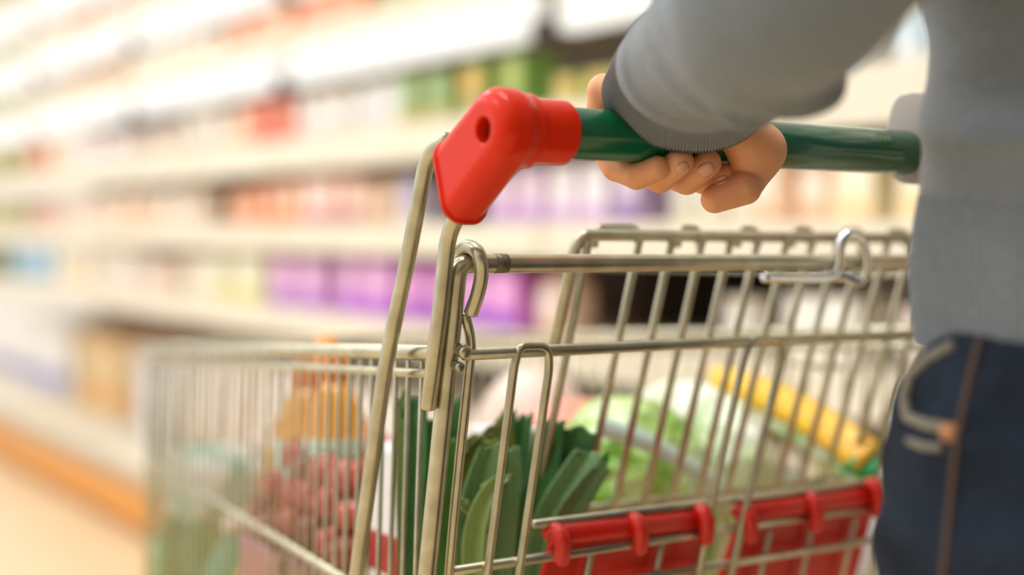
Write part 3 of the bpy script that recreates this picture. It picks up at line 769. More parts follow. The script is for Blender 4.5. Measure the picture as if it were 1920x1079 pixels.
def leaf(parent, pts, wid, m, fold=.35, roll=0.0, jag=.004, th=.0011, curl=0):
    """pts: (px,py,dist) from base to cut top; wid: widths (m) per point; fold = V angle; roll turns the blade about its axis"""
    c = catmull([P(*p) for p in pts], 10); n_ = len(c)
    ws = np.interp(np.linspace(0, 1, n_), np.linspace(0, 1, len(wid)), wid)
    vs = []; W_ = 11
    for i, p in enumerate(c):
        t = (c[min(i + 1, n_ - 1)] - c[max(i - 1, 0)]).normalized()
        toC = (C0 - p).normalized(); side = t.cross(toC).normalized(); nn = side.cross(t).normalized()
        u = i / (n_ - 1); rl_ = roll
        s2 = side * math.cos(rl_) + nn * math.sin(rl_); n2 = nn * math.cos(rl_) - side * math.sin(rl_)
        for j in range(W_):
            v = (j / (W_ - 1) * 2 - 1); w_ = ws[i] / 2
            off = s2 * (v * w_ * math.cos(fold)) + n2 * (abs(v) * w_ * math.sin(fold) + .0007 * math.sin(v * 14) + curl * u ** 4 * v * v)
            q = p + off
            if i > n_ - 4: q = q + t * (jag * (math.sin(j * .9 + pts[0][0]) * .35 - abs(v) * .8 + v * .9))
            vs.append(q)
    fs = []
    for i in range(n_ - 1):
        for j in range(W_ - 1):
            a = i * W_ + j; fs.append((a, a + 1, a + W_ + 1, a + W_))
    o = link_mesh('leaf', vs, fs, m, parent)
    md = o.modifiers.new('thickness', 'SOLIDIFY'); md.thickness = th; md.offset = 0
    return o
def leek(label, base, leaves, stem_r=.016, off=.035):
    base = (base[0], base[1], base[2] + off)
    leaves = [([(a_, b_, c_ + off) for a_, b_, c_ in lf[0]],) + tuple(lf[1:]) for lf in leaves]
    bz = P(*base)
    t = thing('leek', bz, label, 'leek', 'leeks in the cart')
    # white shaft continuing down into the basket
    d = (P(*leaves[0][0][0]) - P(*leaves[0][0][1])).normalized(); d = (d + Vector((0, .1, -1.2))).normalized()
    foot = bz + d * ((bz.z - (ZB + .012)) / -d.z)
    MB().rod([foot, foot * .5 + bz * .5, bz + d * .03], [stem_r * 1.1, stem_r, stem_r], 20).build('stem', STEM, t)
    for lf in leaves: leaf(t, *lf[:-1], **lf[-1])
    return t
leek('tall leek at the left of the bunch, between the two support tubes', (775, 1110, 1.00), [
    ([(778, 1110, 1.00), (776, 950, 1.0), (780, 850, 1.0), (778, 742, 1.005)], [.018, .019, .0205, .0215], LG1, dict(fold=.5, roll=.15)),
    ([(764, 1110, 1.015), (758, 950, 1.015), (756, 840, 1.015), (757, 733, 1.02)], [.014, .013, .011, .010], LG4, dict(fold=.3, roll=.6)),
    ([(800, 1110, 1.02), (806, 980, 1.02), (806, 880, 1.02), (800, 790, 1.02)], [.02, .022, .02, .018], LG1, dict(fold=.4, roll=-.3))])
leek('leek right behind the gate frame tube, its top cut flat', (850, 1110, 1.03), [
    ([(848, 1110, 1.03), (850, 950, 1.03), (852, 850, 1.03), (852, 748, 1.035)], [.02, .02, .018, .013], LG1, dict(fold=.4, roll=.2)),
    ([(835, 1110, 1.02), (842, 1000, 1.02), (850, 900, 1.02), (853, 820, 1.02)], [.02, .018, .016, .014], LG5, dict(fold=.3)),
    ([(862, 1110, 1.035), (868, 960, 1.035), (876, 880, 1.035), (884, 815, 1.035)], [.02, .021, .024, .022], LG4, dict(fold=.5, roll=.3))])
leek('pale leek with dried curled leaf ends in front of the bunch', (890, 1110, .995), [
    ([(880, 1110, 1.0), (892, 980, .995), (912, 880, .99), (926, 828, .985)], [.03, .034, .026, .018], LG2, dict(fold=.55, roll=.1, jag=.008)),
    ([(878, 1110, 1.01), (880, 960, 1.01), (893, 870, 1.01), (906, 818, 1.01)], [.024, .026, .027, .024], LG4, dict(fold=.4, curl=.008, jag=.008)),
    ([(890, 1100, .985), (893, 1010, .98), (908, 950, .975), (930, 912, .972), (956, 892, .968)], [.022, .022, .019, .014, .010], LG3, dict(fold=.7, jag=.010, curl=.004, roll=.25)),
    ([(905, 1000, .982), (889, 965, .978), (868, 945, .975), (876, 936, .972)], [.012, .010, .006, .004], LG3, dict(fold=.5, jag=.002)),
    ([(930, 1110, 1.005), (940, 980, 1.0), (950, 900, 1.0), (952, 840, 1.0)], [.022, .024, .022, .018], LG2, dict(fold=.4, roll=-.2))])
leek('dark leek at the back of the bunch with ragged olive tops', (945, 1110, 1.06), [
    ([(930, 1110, 1.05), (935, 950, 1.05), (935, 860, 1.05), (930, 788, 1.05)], [.026, .028, .03, .024], LG4, dict(fold=.3, jag=.006)),
    ([(960, 1110, 1.06), (965, 950, 1.06), (975, 850, 1.06), (984, 775, 1.06)], [.02, .022, .02, .018], LG1, dict(fold=.5, roll=.3, jag=.008)),
    ([(940, 1110, 1.07), (942, 950, 1.07), (948, 840, 1.07), (948, 768, 1.07)], [.02, .022, .022, .016], LG1, dict(fold=.3))])
leek('wide dark green leek fanning to the right, its leaf ends cut square', (1000, 1110, 1.03), [
    ([(985, 1110, 1.03), (1000, 980, 1.03), (1020, 880, 1.03), (1035, 786, 1.03)], [.026, .028, .026, .022], LG1, dict(fold=.3, roll=.2)),
    ([(990, 1110, 1.035), (1015, 980, 1.035), (1055, 880, 1.035), (1090, 800, 1.035)], [.026, .032, .034, .027], LG1, dict(fold=.25, roll=0)),
    ([(1000, 1110, 1.02), (1030, 980, 1.02), (1075, 900, 1.02), (1110, 846, 1.02)], [.02, .026, .026, .023], LG2, dict(fold=.5, roll=.2)),
    ([(1020, 1110, 1.025), (1060, 980, 1.025), (1100, 900, 1.025), (1135, 850, 1.025)], [.018, .024, .022, .010], LG5, dict(fold=.5, roll=-.2, jag=.008)),
    ([(1015, 1110, 1.012), (1055, 985, 1.012), (1095, 920, 1.012), (1132, 870, 1.012)], [.016, .020, .018, .012], LG2, dict(fold=.3, roll=-.3))])

def blob(name, label, cat, c, r, m, seed=0, amp=.008, rot=0, group=None, h=.005, parent=None, freq=1.0):
    """a soft filled bag"""
    rs = np.random.RandomState(seed); ph = rs.uniform(0, 6, (4, 3)); fq = rs.uniform(14, 38, (4, 3)) * freq
    c = Vector(c)
    def f(X, Y, Z):
        ca, sa = math.cos(rot), math.sin(rot)
        X1 = (X - c.x) * ca + (Y - c.y) * sa; Y1 = -(X - c.x) * sa + (Y - c.y) * ca; Z1 = Z - c.z
        k = (np.abs(X1 / r[0]) ** 2.6 + np.abs(Y1 / r[1]) ** 2.6 + np.abs(Z1 / r[2]) ** 2.4) ** (1 / 2.5)
        d = (k - 1) * min(r)
        for i in range(4): d = d + amp * .5 * np.sin(X1 * fq[i, 0] + ph[i, 0]) * np.sin(Y1 * fq[i, 1] + ph[i, 1]) * np.sin(Z1 * fq[i, 2] + ph[i, 2])
        return d
    m_ = max(r) * 1.25
    V, F = nets(f, c - Vector((m_, m_, m_)), c + Vector((m_, m_, m_)), h)
    o = link_mesh(name, V, F, m, parent)
    if label: tag(o, label, cat, group)
    return o
def tri_mix(name, cols, scale=22, rough=.25):
    if name in MC: return MC[name]
    m = mat(name, cols[0], rough, coat=.5); n = m.node_tree; b = n.nodes['Principled BSDF']
    t = n.nodes.new('ShaderNodeTexCoord'); tx = n.nodes.new('ShaderNodeTexNoise'); tx.inputs['Scale'].default_value = scale; tx.inputs['Detail'].default_value = 3
    n.links.new(t.outputs['Object'], tx.inputs['Vector'])
    rp = n.nodes.new('ShaderNodeValToRGB'); el = rp.color_ramp.elements
    el[0].position = .32; el[0].color = srgb(cols[0]); el[1].position = .68; el[1].color = srgb(cols[-1])
    tb = n.nodes.new('ShaderNodeTexVoronoi'); tb.inputs['Scale'].default_value = scale * 2.2; n.links.new(t.outputs['Object'], tb.inputs['Vector'])
    bp = n.nodes.new('ShaderNodeBump'); bp.inputs['Strength'].default_value = .9; bp.inputs['Distance'].default_value = .012
    n.links.new(tb.outputs['Distance'], bp.inputs['Height']); n.links.new(bp.outputs['Normal'], b.inputs['Normal'])
    for i, c in enumerate(cols[1:-1]): q = el.new(.32 + .36 * (i + 1) / (len(cols) - 1)); q.color = srgb(c)
    n.links.new(tx.outputs['Fac'], rp.inputs['Fac']); n.links.new(rp.outputs['Color'], b.inputs['Base Color'])
    return m
SAL = tri_mix('salad_leaves_in_film', ['5f9e14', '8cc03a', 'c0dc88', 'e4efcc'], 20)
SAL2 = tri_mix('pale_lettuce_in_film', ['bcd88a', 'd8e8b8', 'f2f4e6', 'c4dc98'], 16)
def bag(label, c, r, m, seed, **k):
    c.z = max(c.z, ZB + r[2] + .015)
    o = blob('salad_bag', None, None, (0, 0, 0), r, m, seed, **k)
    # shift into place through mesh so that the origin sits at the bag's foot
    t = thing('salad_bag', (c.x, c.y, c.z - r[2]), label, 'salad bag')
    o.name = 'bag_body'; o.parent = t; o.location = (0, 0, r[2])
    return t, c
t, c = bag('clear bag of green salad leaves beside the leeks in the cart', Vector((.785, .992, H(-.245))), (.068, .066, .105), SAL, 3, rot=0, amp=.010)
sb = MB(); w0 = P(1125, 800, 1.175); w1 = P(1230, 838, 1.185); w2 = P(1320, 895, 1.20); w3 = P(1370, 925, 1.22)
vs = []
for p in catmull([w0, w1, w2, w3], 6):
    for s_ in (-1, 1): vs.append(p + Vector((.0, .0, .0085 * s_)))
for p in catmull([w0, w1, w2, w3], 6):
    for s_ in (-1, 1): vs.append(p + Vector((.003, .004, .0085 * s_)))
nn = len(vs) // 2; fs = []
for i in range(nn // 2 - 1):
    a = 2 * i; fs.append((a, a + 1, a + 3, a + 2)); fs.append((nn + a, nn + a + 2, nn + a + 3, nn + a + 1)); fs.append((a + 1, nn + a + 1, nn + a + 3, a + 3)); fs.append((a, a + 2, nn + a + 2, nn + a))
sb.add(vs, fs); sb.build('bag_seam', mat('film_seam', 'd8efe6', .2, coat=.5), t)
t, c = bag('large pale lettuce bag with white film behind the salad', Vector((.893, 1.035, H(-.262))), (.036, .115, .125), SAL2, 8, rot=-.05, amp=.006)
# yellow and green banded bag
t = thing('vegetable_bag', Vector((.945, 1.0, ZB + .01)), 'white vegetable bag with a yellow and green border behind the gate', 'vegetable bag')
edge = [onX(1330, 712, .945), onX(1400, 728, .945), onX(1470, 757, .945), onX(1545, 800, .945), onX(1625, 858, .945)]
def strip(pts, wid, th, m, name, parent):
    c = catmull(pts, 6); vs = []; n_ = len(c)
    for i, p in enumerate(c):
        tt = (c[min(i + 1, n_ - 1)] - c[max(i - 1, 0)]).normalized(); sd = tt.cross(fwd).normalized()
        ww = wid[0] + (wid[1] - wid[0]) * i / (n_ - 1)
        for k in range(8):
            a = 2 * PI * k / 8; vs.append(p + sd * (ww / 2 * math.cos(a)) + fwd * (th / 2 * math.sin(a)))
    fs = [(i * 8 + k, i * 8 + (k + 1) % 8, (i + 1) * 8 + (k + 1) % 8, (i + 1) * 8 + k) for i in range(n_ - 1) for k in range(8)]
    fs += [tuple(range(8))[::-1], tuple((n_ - 1) * 8 + k for k in range(8))]
    return link_mesh(name, vs, fs, m, parent)
strip(edge, (.030, .036), .02, mat('yellow_film', 'ffd436', .3, noise=(30, .2), col2='fdb92c', coat=.3), 'yellow_border', t)
strip([p + Vector((0, 0, -.022)) for p in edge], (.018, .020), .02, mat('light_green_film', 'a8d27c', .3, noise=(30, .2), col2='e0ecd0'), 'green_border', t)
strip([onX(1590, 858, .94), onX(1640, 885, .945)], (.026, .022), .02, mat('green_film', '2fa455', .3), 'green_tip', t)
blob('bag_body', None, None, Vector((.950, 1.02, H(-.27))), (.012, .11, .12), SAL2, 5, rot=.5, parent=t, amp=.01)
# red netting / tray behind the leeks
o = blob('red_pack', 'coral red pack behind the leeks, sloping down to the right', 'pack', Vector((.84, 1.125, H(-.20))), (.075, .045, .042), mat('coral_film', 'f28a72', .3, noise=(20, .2), col2='f6a890', coat=.3), 4, rot=0, amp=.006)
o = blob('potato_bag', 'pinkish white bag filling the basket behind the red pack', 'bag', Vector((.86, 1.26, H(-.255))), (.055, .07, .11), mat('pink_white_film', 'efe0d0', .35, noise=(14, .2), col2='f0cfc0', coat=.3), 12, rot=0, amp=.008)
# orange bottles / tubes
for i, (px, py, dd, top, lab) in enumerate([(572, 860, 1.30, 700, 'orange juice bottle in the left part of the basket, left one'), (628, 850, 1.26, 690, 'orange juice bottle in the left part of the basket, right one')]):
    base = P(px, 1130, dd); r_ = .027
    b0 = Vector((base.x, base.y, ZB + .006)); ht = P(px, top, dd).z - b0.z
    t = thing('juice_bottle', b0, lab, 'juice bottle', 'juice bottles in the cart')
    MB().lathe([(r_ * .9, 0), (r_, .006), (r_, ht * .85), (r_ * .62, ht * .93), (r_ * .42, ht * .965)], b0).build('bottle_body', mat('orange_juice', 'f5a01c', .2, noise=(20, .2), col2='f8b838', coat=.5), t)
    MB().lathe([(r_ * 1.01, ht * .62), (r_ * 1.03, ht * .625), (r_ * 1.03, ht * .80), (r_ * 1.01, ht * .805)], b0).build('bottle_label', mat('mint_label', 'dfeadb', .4, noise=(30, .2), col2='9ccab0'), t)
    MB().lathe([(r_ * .46, ht * .955), (r_ * .46, ht * 1.03), (r_ * .40, ht * 1.04)], b0).build('bottle_cap', mat('orange_cap', 'f58a1e', .35), t)
b0 = P(610, 1130, 1.34); b0 = Vector((b0.x, b0.y, ZB + .006)); ht = P(612, 628, 1.34).z - b0.z
t = thing('carrot_bag', b0, 'tall orange cone-shaped bag whose tip rises above the basket rim', 'bag')
MB().lathe([(.03, 0), (.034, .02), (.03, ht * .6), (.018, ht * .85), (.008, ht)], b0).build('bag_body', mat('orange_film', 'f79a2a', .3), t)
b0 = P(530, 1100, 1.42); b0 = Vector((b0.x, b0.y, ZB + .006)); ht = P(530, 775, 1.42).z - b0.z
t = thing('oil_bottle', b0, 'slim golden yellow bottle left of the orange juice bottles', 'bottle')
MB().lathe([(.02, 0), (.026, .006), (.026, ht * .7), (.012, ht * .88), (.012, ht * .93)], b0).build('bottle_body', mat('golden_oil', 'dfa820', .15, coat=.5, noise=(20, .2), col2='e8b93c'), t)
MB().lathe([(.0135, ht * .92), (.0135, ht)], b0).build('bottle_cap', mat('white_cap', 'f0e8dc', .4), t)
# tomatoes / red berries pack: individual tomatoes
TOM = mat('cherry_tomato', 'c2452a', .25, coat=.5, noise=(30, .2), col2='c65648'); RAD = mat('dark_radish', '8a4030', .3, coat=.4, noise=(30, .2), col2='a85a44')
rnd = random.Random(4)
tray0 = P(625, 1060, 1.24)
t = thing('tomato_tray', (tray0.x, tray0.y, ZB + .004), 'clear tray heaped with small tomatoes behind the left basket wires', 'tray')
zt_ = H(-.225)
MB().box((tray0.x - .045, tray0.y - .10, ZB + .006), (tray0.x + .075, tray0.y + .11, zt_ - .045), .01).build('tray_body', mat('tray_plastic', '8f5648', .25, coat=.5, noise=(30, .15), col2='8a4a3c'), t, False)
def tomato(p, r, m, cal=True):
    o = bpy.data.objects.new('tomato', None); COL.objects.link(o); o.location = p
    vs = MB().lathe([(r * math.sin(a) + 1e-5, -r * .92 * math.cos(a)) for a in np.linspace(0.02, PI - .02, 12)], (0, 0, 0), n=18)
    b = vs.build('fruit', m, None); b.parent = o
    st = MB()
    for k in range(5):
        a = k * 2 * PI / 5; st.add([(0, 0, r * .95), (r * .35 * math.cos(a - .25), r * .35 * math.sin(a - .25), r * .93), (r * .6 * math.cos(a), r * .6 * math.sin(a), r * .82), (r * .35 * math.cos(a + .25), r * .35 * math.sin(a + .25), r * .93)], [(0, 1, 2, 3)])
    s2 = st.build('calyx', LG1, None); s2.parent = o
    return o
pt = [tomato((0, 0, 0), .0165, TOM), tomato((0, 0, 0), .0155, RAD)]
used = [False, False]
cnt_t = 0
for lay in range(3):
    for i in range(3 - (lay > 1)):
        for j in range(6 - lay):
            k = 1 if rnd.random() < .62 else 0
            x_ = tray0.x - .028 + i * .035 + lay * .008 + rnd.uniform(-.004, .004); y = tray0.y - .083 + j * .035 + lay * .014 + rnd.uniform(-.005, .005)
            z = zt_ - .029 + lay * .027 + rnd.uniform(-.004, .004)
            o = pt[k] if not used[k] else copy_tree(pt[k]); used[k] = True
            o.location = (x_, y, z); o.rotation_euler = (rnd.uniform(-.4, .4), rnd.uniform(-.4, .4), rnd.uniform(0, 6))
            tag(o, ['bright red cherry tomato heaped on the clear tray', 'dark red cherry tomato heaped on the clear tray'][k], 'tomato', ['bright red tomatoes on the tray', 'dark red tomatoes on the tray'][k])
# white carton, red topped
b0 = P(735, 1000, 1.13); b0.z = ZB + .006
ztc = P(735, 833, 1.13).z
t = thing('milk_carton', b0, 'white carton with red foot standing left of the leeks', 'carton')
MB().box((b0.x - .012, b0.y - .03, b0.z), (b0.x + .03, b0.y + .02, ztc), .004).build('carton_body', mat('white_card', 'f6f4f4', .4), t, False)
MB().box((b0.x - .013, b0.y - .031, ztc - .10), (b0.x + .031, b0.y + .021, ztc - .068), .002).build('carton_band', mat('red_card', 'b33a34', .4), t, False)
b0 = P(955, 1000, 1.15); b0.z = ZB + .006; ztc = P(955, 800, 1.15).z
t = thing('snack_box', b0, 'slim white and red box wedged behind the leeks', 'box')
MB().box((b0.x - .022, b0.y - .02, b0.z), (b0.x + .022, b0.y + .03, ztc), .004).build('box_body', mat('white_card', 'f6f4f4', .4), t, False)
MB().box((b0.x - .023, b0.y - .021, ztc - .05), (b0.x + .023, b0.y + .031, ztc - .02), .002).build('box_band', mat('red_card2', 'e0603c', .4), t, False)
# red/white package above tomatoes
o = blob('ham_pack', 'small red and white film pack lying on top of the tomatoes', 'pack', P(660, 850, 1.32), (.035, .05, .028), tri_mix('red_white_film', ['e0503e', 'e87464', 'f6e8e4'], 30), 6, amp=.004)
# teal pack and green things at the front end
o = blob('teal_pack', 'white and teal film pack at the front left of the basket', 'pack', P(400, 905, 1.60), (.042, .06, .05), tri_mix('teal_white_film', ['3fb08a', '8ccfb4', 'f4f6ee', 'f4f4ec'], 14), 9, amp=.008)
for i, (px, dd, col, hh, lab) in enumerate([(335, 1.62, '7f9656', .965 - .31, 'olive green bottle at the front corner of the basket'), (385, 1.56, '6f8f52', .965 - .30, 'dark green bottle second from the front corner'), (440, 1.48, '64b894', .965 - .30, 'teal bottle beside the green bottles'), (490, 1.42, 'b89a38', .965 - .30, 'mustard yellow bottle right of the teal bottle')]):
    b0 = P(px, 1040, dd); b0.z = ZB + .006; ht = hh - b0.z
    t = thing('soda_bottle', b0, lab, 'bottle', 'bottles at the front of the basket')
    MB().lathe([(.028, 0), (.031, .006), (.031, ht * .62), (.013, ht * .85), (.012, ht * .92)], b0).build('bottle_body', mat('bottle_' + col, col, .2, coat=.5), t)
    MB().lathe([(.0145, ht * .90), (.0145, ht)], b0).build('bottle_cap', mat('white_cap', 'f0e8dc', .4), t)
o = blob('blue_bag', 'small white and blue bag low behind the red seat flap', 'bag', onX(1625, 1050, .945), (.03, .03, .045), tri_mix('blue_white_film', ['4878d8', 'e8ecf4', 'f6f6f6'], 20), 2, amp=.006)

# ================================================================== PERSON
PXC, PYC = .735, .444
person = thing('person', (PXC, PYC, 0), 'person in a grey knit sweater and dark jeans, left hand gripping the green cart handle', 'person')
# left hand gripping the bar
RH = .0245
def around(x_, ang, r=RH): return (x_, HY + r * math.cos(R(ang)), HZ + r * math.sin(R(ang)))
#            x    rf    MCP PIP  mid  DIP  tip
FING = [(.546, .0079, [(55, .037), (0, .033), (-45, .0265), (-85, .0245), (-125, .0240)], .010),
        (.5688, .0088, [(58, .040), (2, .036), (-45, .0275), (-95, .0252), (-142, .0250)], .0105),
        (.5908, .0092, [(58, .041), (4, .037), (-45, .0280), (-95, .0255), (-142, .0255)], .011),
        (.6110, .0085, [(58, .040), (5, .036), (-45, .0275), (-80, .0255), (-118, .0262)], .011)]
wrist = P(1318, 186, .890)
Tm = [P(1385, 232, .905), P(1422, 282, .915), P(1401, 338, .918), P(1396, 352, .909), P(1340, 374, .911), P(1336, 376, .918)]
elbow = P(1535, -85, .635)
def handsdf(X, Y, Z):
    fs_ = None
    for (x_, rf, ch_, rk) in FING:
        pts = [around(x_ + (.004 * k if x_ < .56 else .0015 * k), a, r) for k, (a, r) in enumerate(ch_)]
        d = cap(X, Y, Z, pts[0], pts[1], rk, rf * 1.12)
        d = smin(d, cap(X, Y, Z, pts[1], pts[2], rf * 1.12, rf * 1.04), .002)
        d = smin(d, cap(X, Y, Z, pts[2], pts[3], rf * 1.03, rf * 1.05), .0015)
        d = smin(d, cap(X, Y, Z, pts[3], pts[4], rf * 1.05, rf * .98), .0012)
        fs_ = d if fs_ is None else smin(fs_, d, .0009)
    # palm: fan from the wrist to each knuckle
    pm_ = None
    for (x_, rf, ch_, rk) in FING:
        a, r = ch_[0]
        d = cap(X, Y, Z, (wrist.x + (x_ - .585) * .55, wrist.y, wrist.z), around(x_, a, r), .017, rk * 1.05)
        pm_ = d if pm_ is None else smin(pm_, d, .008)
    pm_ = smin(pm_, cap(X, Y, Z, wrist, Tm[1], .015, .0155), .010)
    fa = cap(X, Y, Z, wrist, elbow, .021, .030)
    pm_ = smin(pm_, fa, .015)
    th = cap(X, Y, Z, Tm[1], Tm[2], .0150, .0122)
    th = smin(th, pm_, .012)
    tip = cap(X, Y, Z, Tm[3], Tm[4], .0112, .0090)
    th = smin(th, tip, .0012)
    d = smin(fs_, th, .0012)
    # keep the bar clear of flesh
    q = P(1418, 290, .902); g_ = np.exp(-((X - q.x) ** 2 + (Y - q.y) ** 2 + (Z - q.z) ** 2) / .016 ** 2)
    dv = (rt * .55 - up * .83); pp = (X - q.x) * dv.x + (Y - q.y) * dv.y + (Z - q.z) * dv.z
    qq = (X - q.x) * rt.x + (Y - q.y) * rt.y + (Z - q.z) * rt.z
    d = d + .00055 * g_ * np.abs(np.sin(pp * 900 + 14 * np.sin(qq * 60))) ** .5
    rad = np.sqrt((Y - HY) ** 2 + (Z - HZ) ** 2)
    return smax(d, .0157 - rad, .001)

V, F = nets(handsdf, (.515, .60, H(-.008)), (.675, .762, H(.15)), .0009)
# the rest of the body, coarse because clothing covers it
def bodysdf(X, Y, Z):
    z0 = 0.0
    d = ell(X, Y, Z, (PXC, PYC, 1.12), (.130, .082, .30))
    d = smin(d, ell(X, Y, Z, (PXC, PYC - .005, .90), (.122, .082, .12)), .05)
    for s_ in (-1, 1):
        hip, kn, an = (PXC + s_ * .085, PYC, .86), (PXC + s_ * .085, PYC + .01 + s_ * -.01, .46), (PXC + s_ * .085, PYC - .03, .08)
        d = smin(d, cap(X, Y, Z, hip, kn, .080, .052), .03); d = smin(d, cap(X, Y, Z, kn, an, .050, .034), .02)
        d = smin(d, cap(X, Y, Z, an, (an[0], an[1] + .14, .035), .034, .028), .02)
        sh = (PXC + s_ * .165, PYC - .02, 1.345)
        d = smin(d, cap(X, Y, Z, (PXC, PYC - .01, 1.36), sh, .055, .05), .03)
        el = elbow if s_ < 0 else Vector((PXC + .27, PYC + .03, elbow.z))
        d = smin(d, cap(X, Y, Z, sh, el, .047, .037), .02)
        if s_ > 0: d = smin(d, cap(X, Y, Z, el, (.925, HY - .03, HZ + .03), .036, .024), .02)
    d = smin(d, cap(X, Y, Z, (PXC, PYC - .01, 1.38), (PXC, PYC + .01, 1.47), .055, .05), .03)
    d = smin(d, ell(X, Y, Z, (PXC, PYC + .015, 1.56), (.074, .092, .112)), .025)
    d = smin(d, cap(X, Y, Z, (PXC, PYC + .10, 1.575), (PXC, PYC + .118, 1.545), .008, .012), .012)  # nose
    for s_ in (-1, 1):
        d = smin(d, ell(X, Y, Z, (PXC + s_ * .077, PYC + .0, 1.555), (.010, .020, .032)), .004)
        d = smax(d, -ell(X, Y, Z, (PXC + s_ * .03, PYC + .115, 1.575), (.015, .016, .010)), .006)
    d = smax(d, -ell(X, Y, Z, (PXC, PYC + .117, 1.505), (.024, .014, .003)), .004)
    return d
Vb, Fb = nets(bodysdf, (.40, .20, -.002), (1.12, .74, 1.69), .009)
# forearm between hand piece and body is inside the sleeve
fv, ff = sweep([wrist + (elbow - wrist) * t_ for t_ in (.12, .4, .7, 1.0)], [.021, .025, .030, .034], 24)
allV = V.tolist() + Vb.tolist() + [tuple(v) for v in fv]
o1, o2 = len(V), len(V) + len(Vb)
allF = F.tolist() + (Fb + o1).tolist() + [tuple(i + o2 for i in f) for f in ff]
# right hand on the bar, hidden behind the torso
rhv = []; rhf = []
for (x_, rf, ch_, rk) in FING:
    xm_ = .925 + (.585 - x_)
    v_, f_ = sweep([Vector(around(xm_, a, r)) for a, r in [(90, .034)] + ch_], [.011, rk, rf, rf, rf, rf * .9], 10)
    rhf += [tuple(i + len(allV) + len(rhv) for i in f) for f in f_]; rhv += v_
allV += [tuple(v) for v in rhv]; allF += rhf
body = link_mesh('body', allV, allF, SKIN, person)
# nails, laid on the fingertips
from mathutils.bvhtree import BVHTree
hbvh = BVHTree.FromPolygons([Vector(v) for v in V], [tuple(f) for f in F.tolist()])
def nail(cx, cy, a, b, tilt):
    n_ = 11; vs = []; ok = True
    for i in range(n_):
        for j in range(n_):
            u, v = i / (n_ - 1) * 2 - 1, j / (n_ - 1) * 2 - 1
            X_, Y_ = u * math.sqrt(1 - v * v * .42), v * math.sqrt(1 - u * u * .42)
            px = cx + a * X_ * math.cos(tilt) - b * Y_ * math.sin(tilt); py = cy + a * X_ * math.sin(tilt) + b * Y_ * math.cos(tilt)
            h_, nn_, _, _ = hbvh.ray_cast(C0, ray(px, py).normalized())
            if h_ is None: h_, nn_, _, _ = hbvh.find_nearest(P(px, py, .91))
            if nn_.dot(C0 - h_) < 0: nn_ = -nn_
            vs.append(h_ + nn_ * (.00045 - .0004 * max(abs(u), abs(v)) ** 4))
    fs = [(i * n_ + j, i * n_ + j + 1, (i + 1) * n_ + j + 1, (i + 1) * n_ + j) for i in range(n_ - 1) for j in range(n_ - 1)]
    o = link_mesh('fingernail', vs, fs, NAIL, body)
    md = o.modifiers.new('t', 'SOLIDIFY'); md.thickness = .0006; md.offset = 0
nail(1279, 317, 14, 12, -.5); nail(1324, 319, 16, 13, -.5); nail(1352, 338, 13, 7, -.4)

# sleeve: rings along the arm
def hframes(pts):
    T = []
    for i in range(len(pts)):
        a = pts[max(i - 1, 0)]; b = pts[min(i + 1, len(pts) - 1)]
        T.append((b - a).normalized())
    fr = []
    u = rt.copy()
    u = (u - up * .12).normalized()
    for t in T:
        u = (u - t * u.dot(t)).normalized(); fr.append((t, u, t.cross(u)))
    return fr
def loft(centers, radii, n, disp=None, up_hint=None, twist=0):
    """radii: list of (a,b); disp(i_frac, theta) -> extra radius"""
    fr = hframes(centers) if up_hint is None else up_hint; vs = []; fs = []; L = len(centers)
    for i, (c, (t, u, v), (a, b)) in enumerate(zip(centers, fr, radii)):
        for k in range(n):
            th = 2 * PI * k / n
            e_ = disp(i / (L - 1), th) if disp else 0
            vs.append(c + u * ((a + e_) * math.cos(th)) + v * ((b + e_) * math.sin(th)))
    for i in range(L - 1):
        for k in range(n):
            k2 = (k + 1) % n; fs.append((i * n + k, i * n + k2, (i + 1) * n + k2, (i + 1) * n + k))
    return vs, fs
def interp_r(rs, n_): 
    t = np.linspace(0, 1, n_); tt = np.linspace(0, 1, len(rs))
    return [(float(np.interp(q, tt, [r[0] for r in rs])), float(np.interp(q, tt, [r[1] for r in rs]))) for q in t]
c0 = P(1284, 182, .885)
sl_pts = [c0, P(1297, 136, .845), P(1355, 84, .775), P(1455, 20, .70), P(1535, -85, .635), Vector((.525, .425, 1.20)), Vector((.57, .425, 1.33)), Vector((.62, .43, 1.38))]
sc = catmull(sl_pts, 16)
ncuff = 20
# straight start so that the rim stays square to the arm
rad_ = interp_r([(.0510, .0360), (.0450, .0360), (.0415, .0350), (.0425, .0410), (.0460, .047), (.054, .056), (.062, .066), (.06, .07)], len(sc))
def folds(u, th):
    s = u * (len(sl_pts) - 1)
    e_ = 0
    for (cen, wd_, amp, ph, sk) in ((1.45, .09, .003, 0.4, .12), (1.75, .11, .004, 4.0, .30), (2.1, .11, .007, 3.6, .5), (2.45, .12, .009, 4.6, .55), (2.85, .13, .010, 3.8, .6), (3.3, .3, .008, 5.2, .5), (4.2, .35, .01, 1.0, .6)):
        d = s - cen - sk * math.sin(th + ph)
        e_ += amp * math.exp(-(d / wd_) ** 2) * (.65 + .35 * math.sin(th * 2 + ph))
    return e_
NS = 420
cuff_c = [p for p in sc[:ncuff]]
FRS = hframes(sc)
vs, fs = loft(sc[ncuff - 3:], rad_[ncuff - 3:], 160, up_hint=FRS[ncuff - 3:], disp=lambda u, th: folds((u * (len(sc) - ncuff + 2) + ncuff - 3) / (len(sc) - 1), th) + .0014)
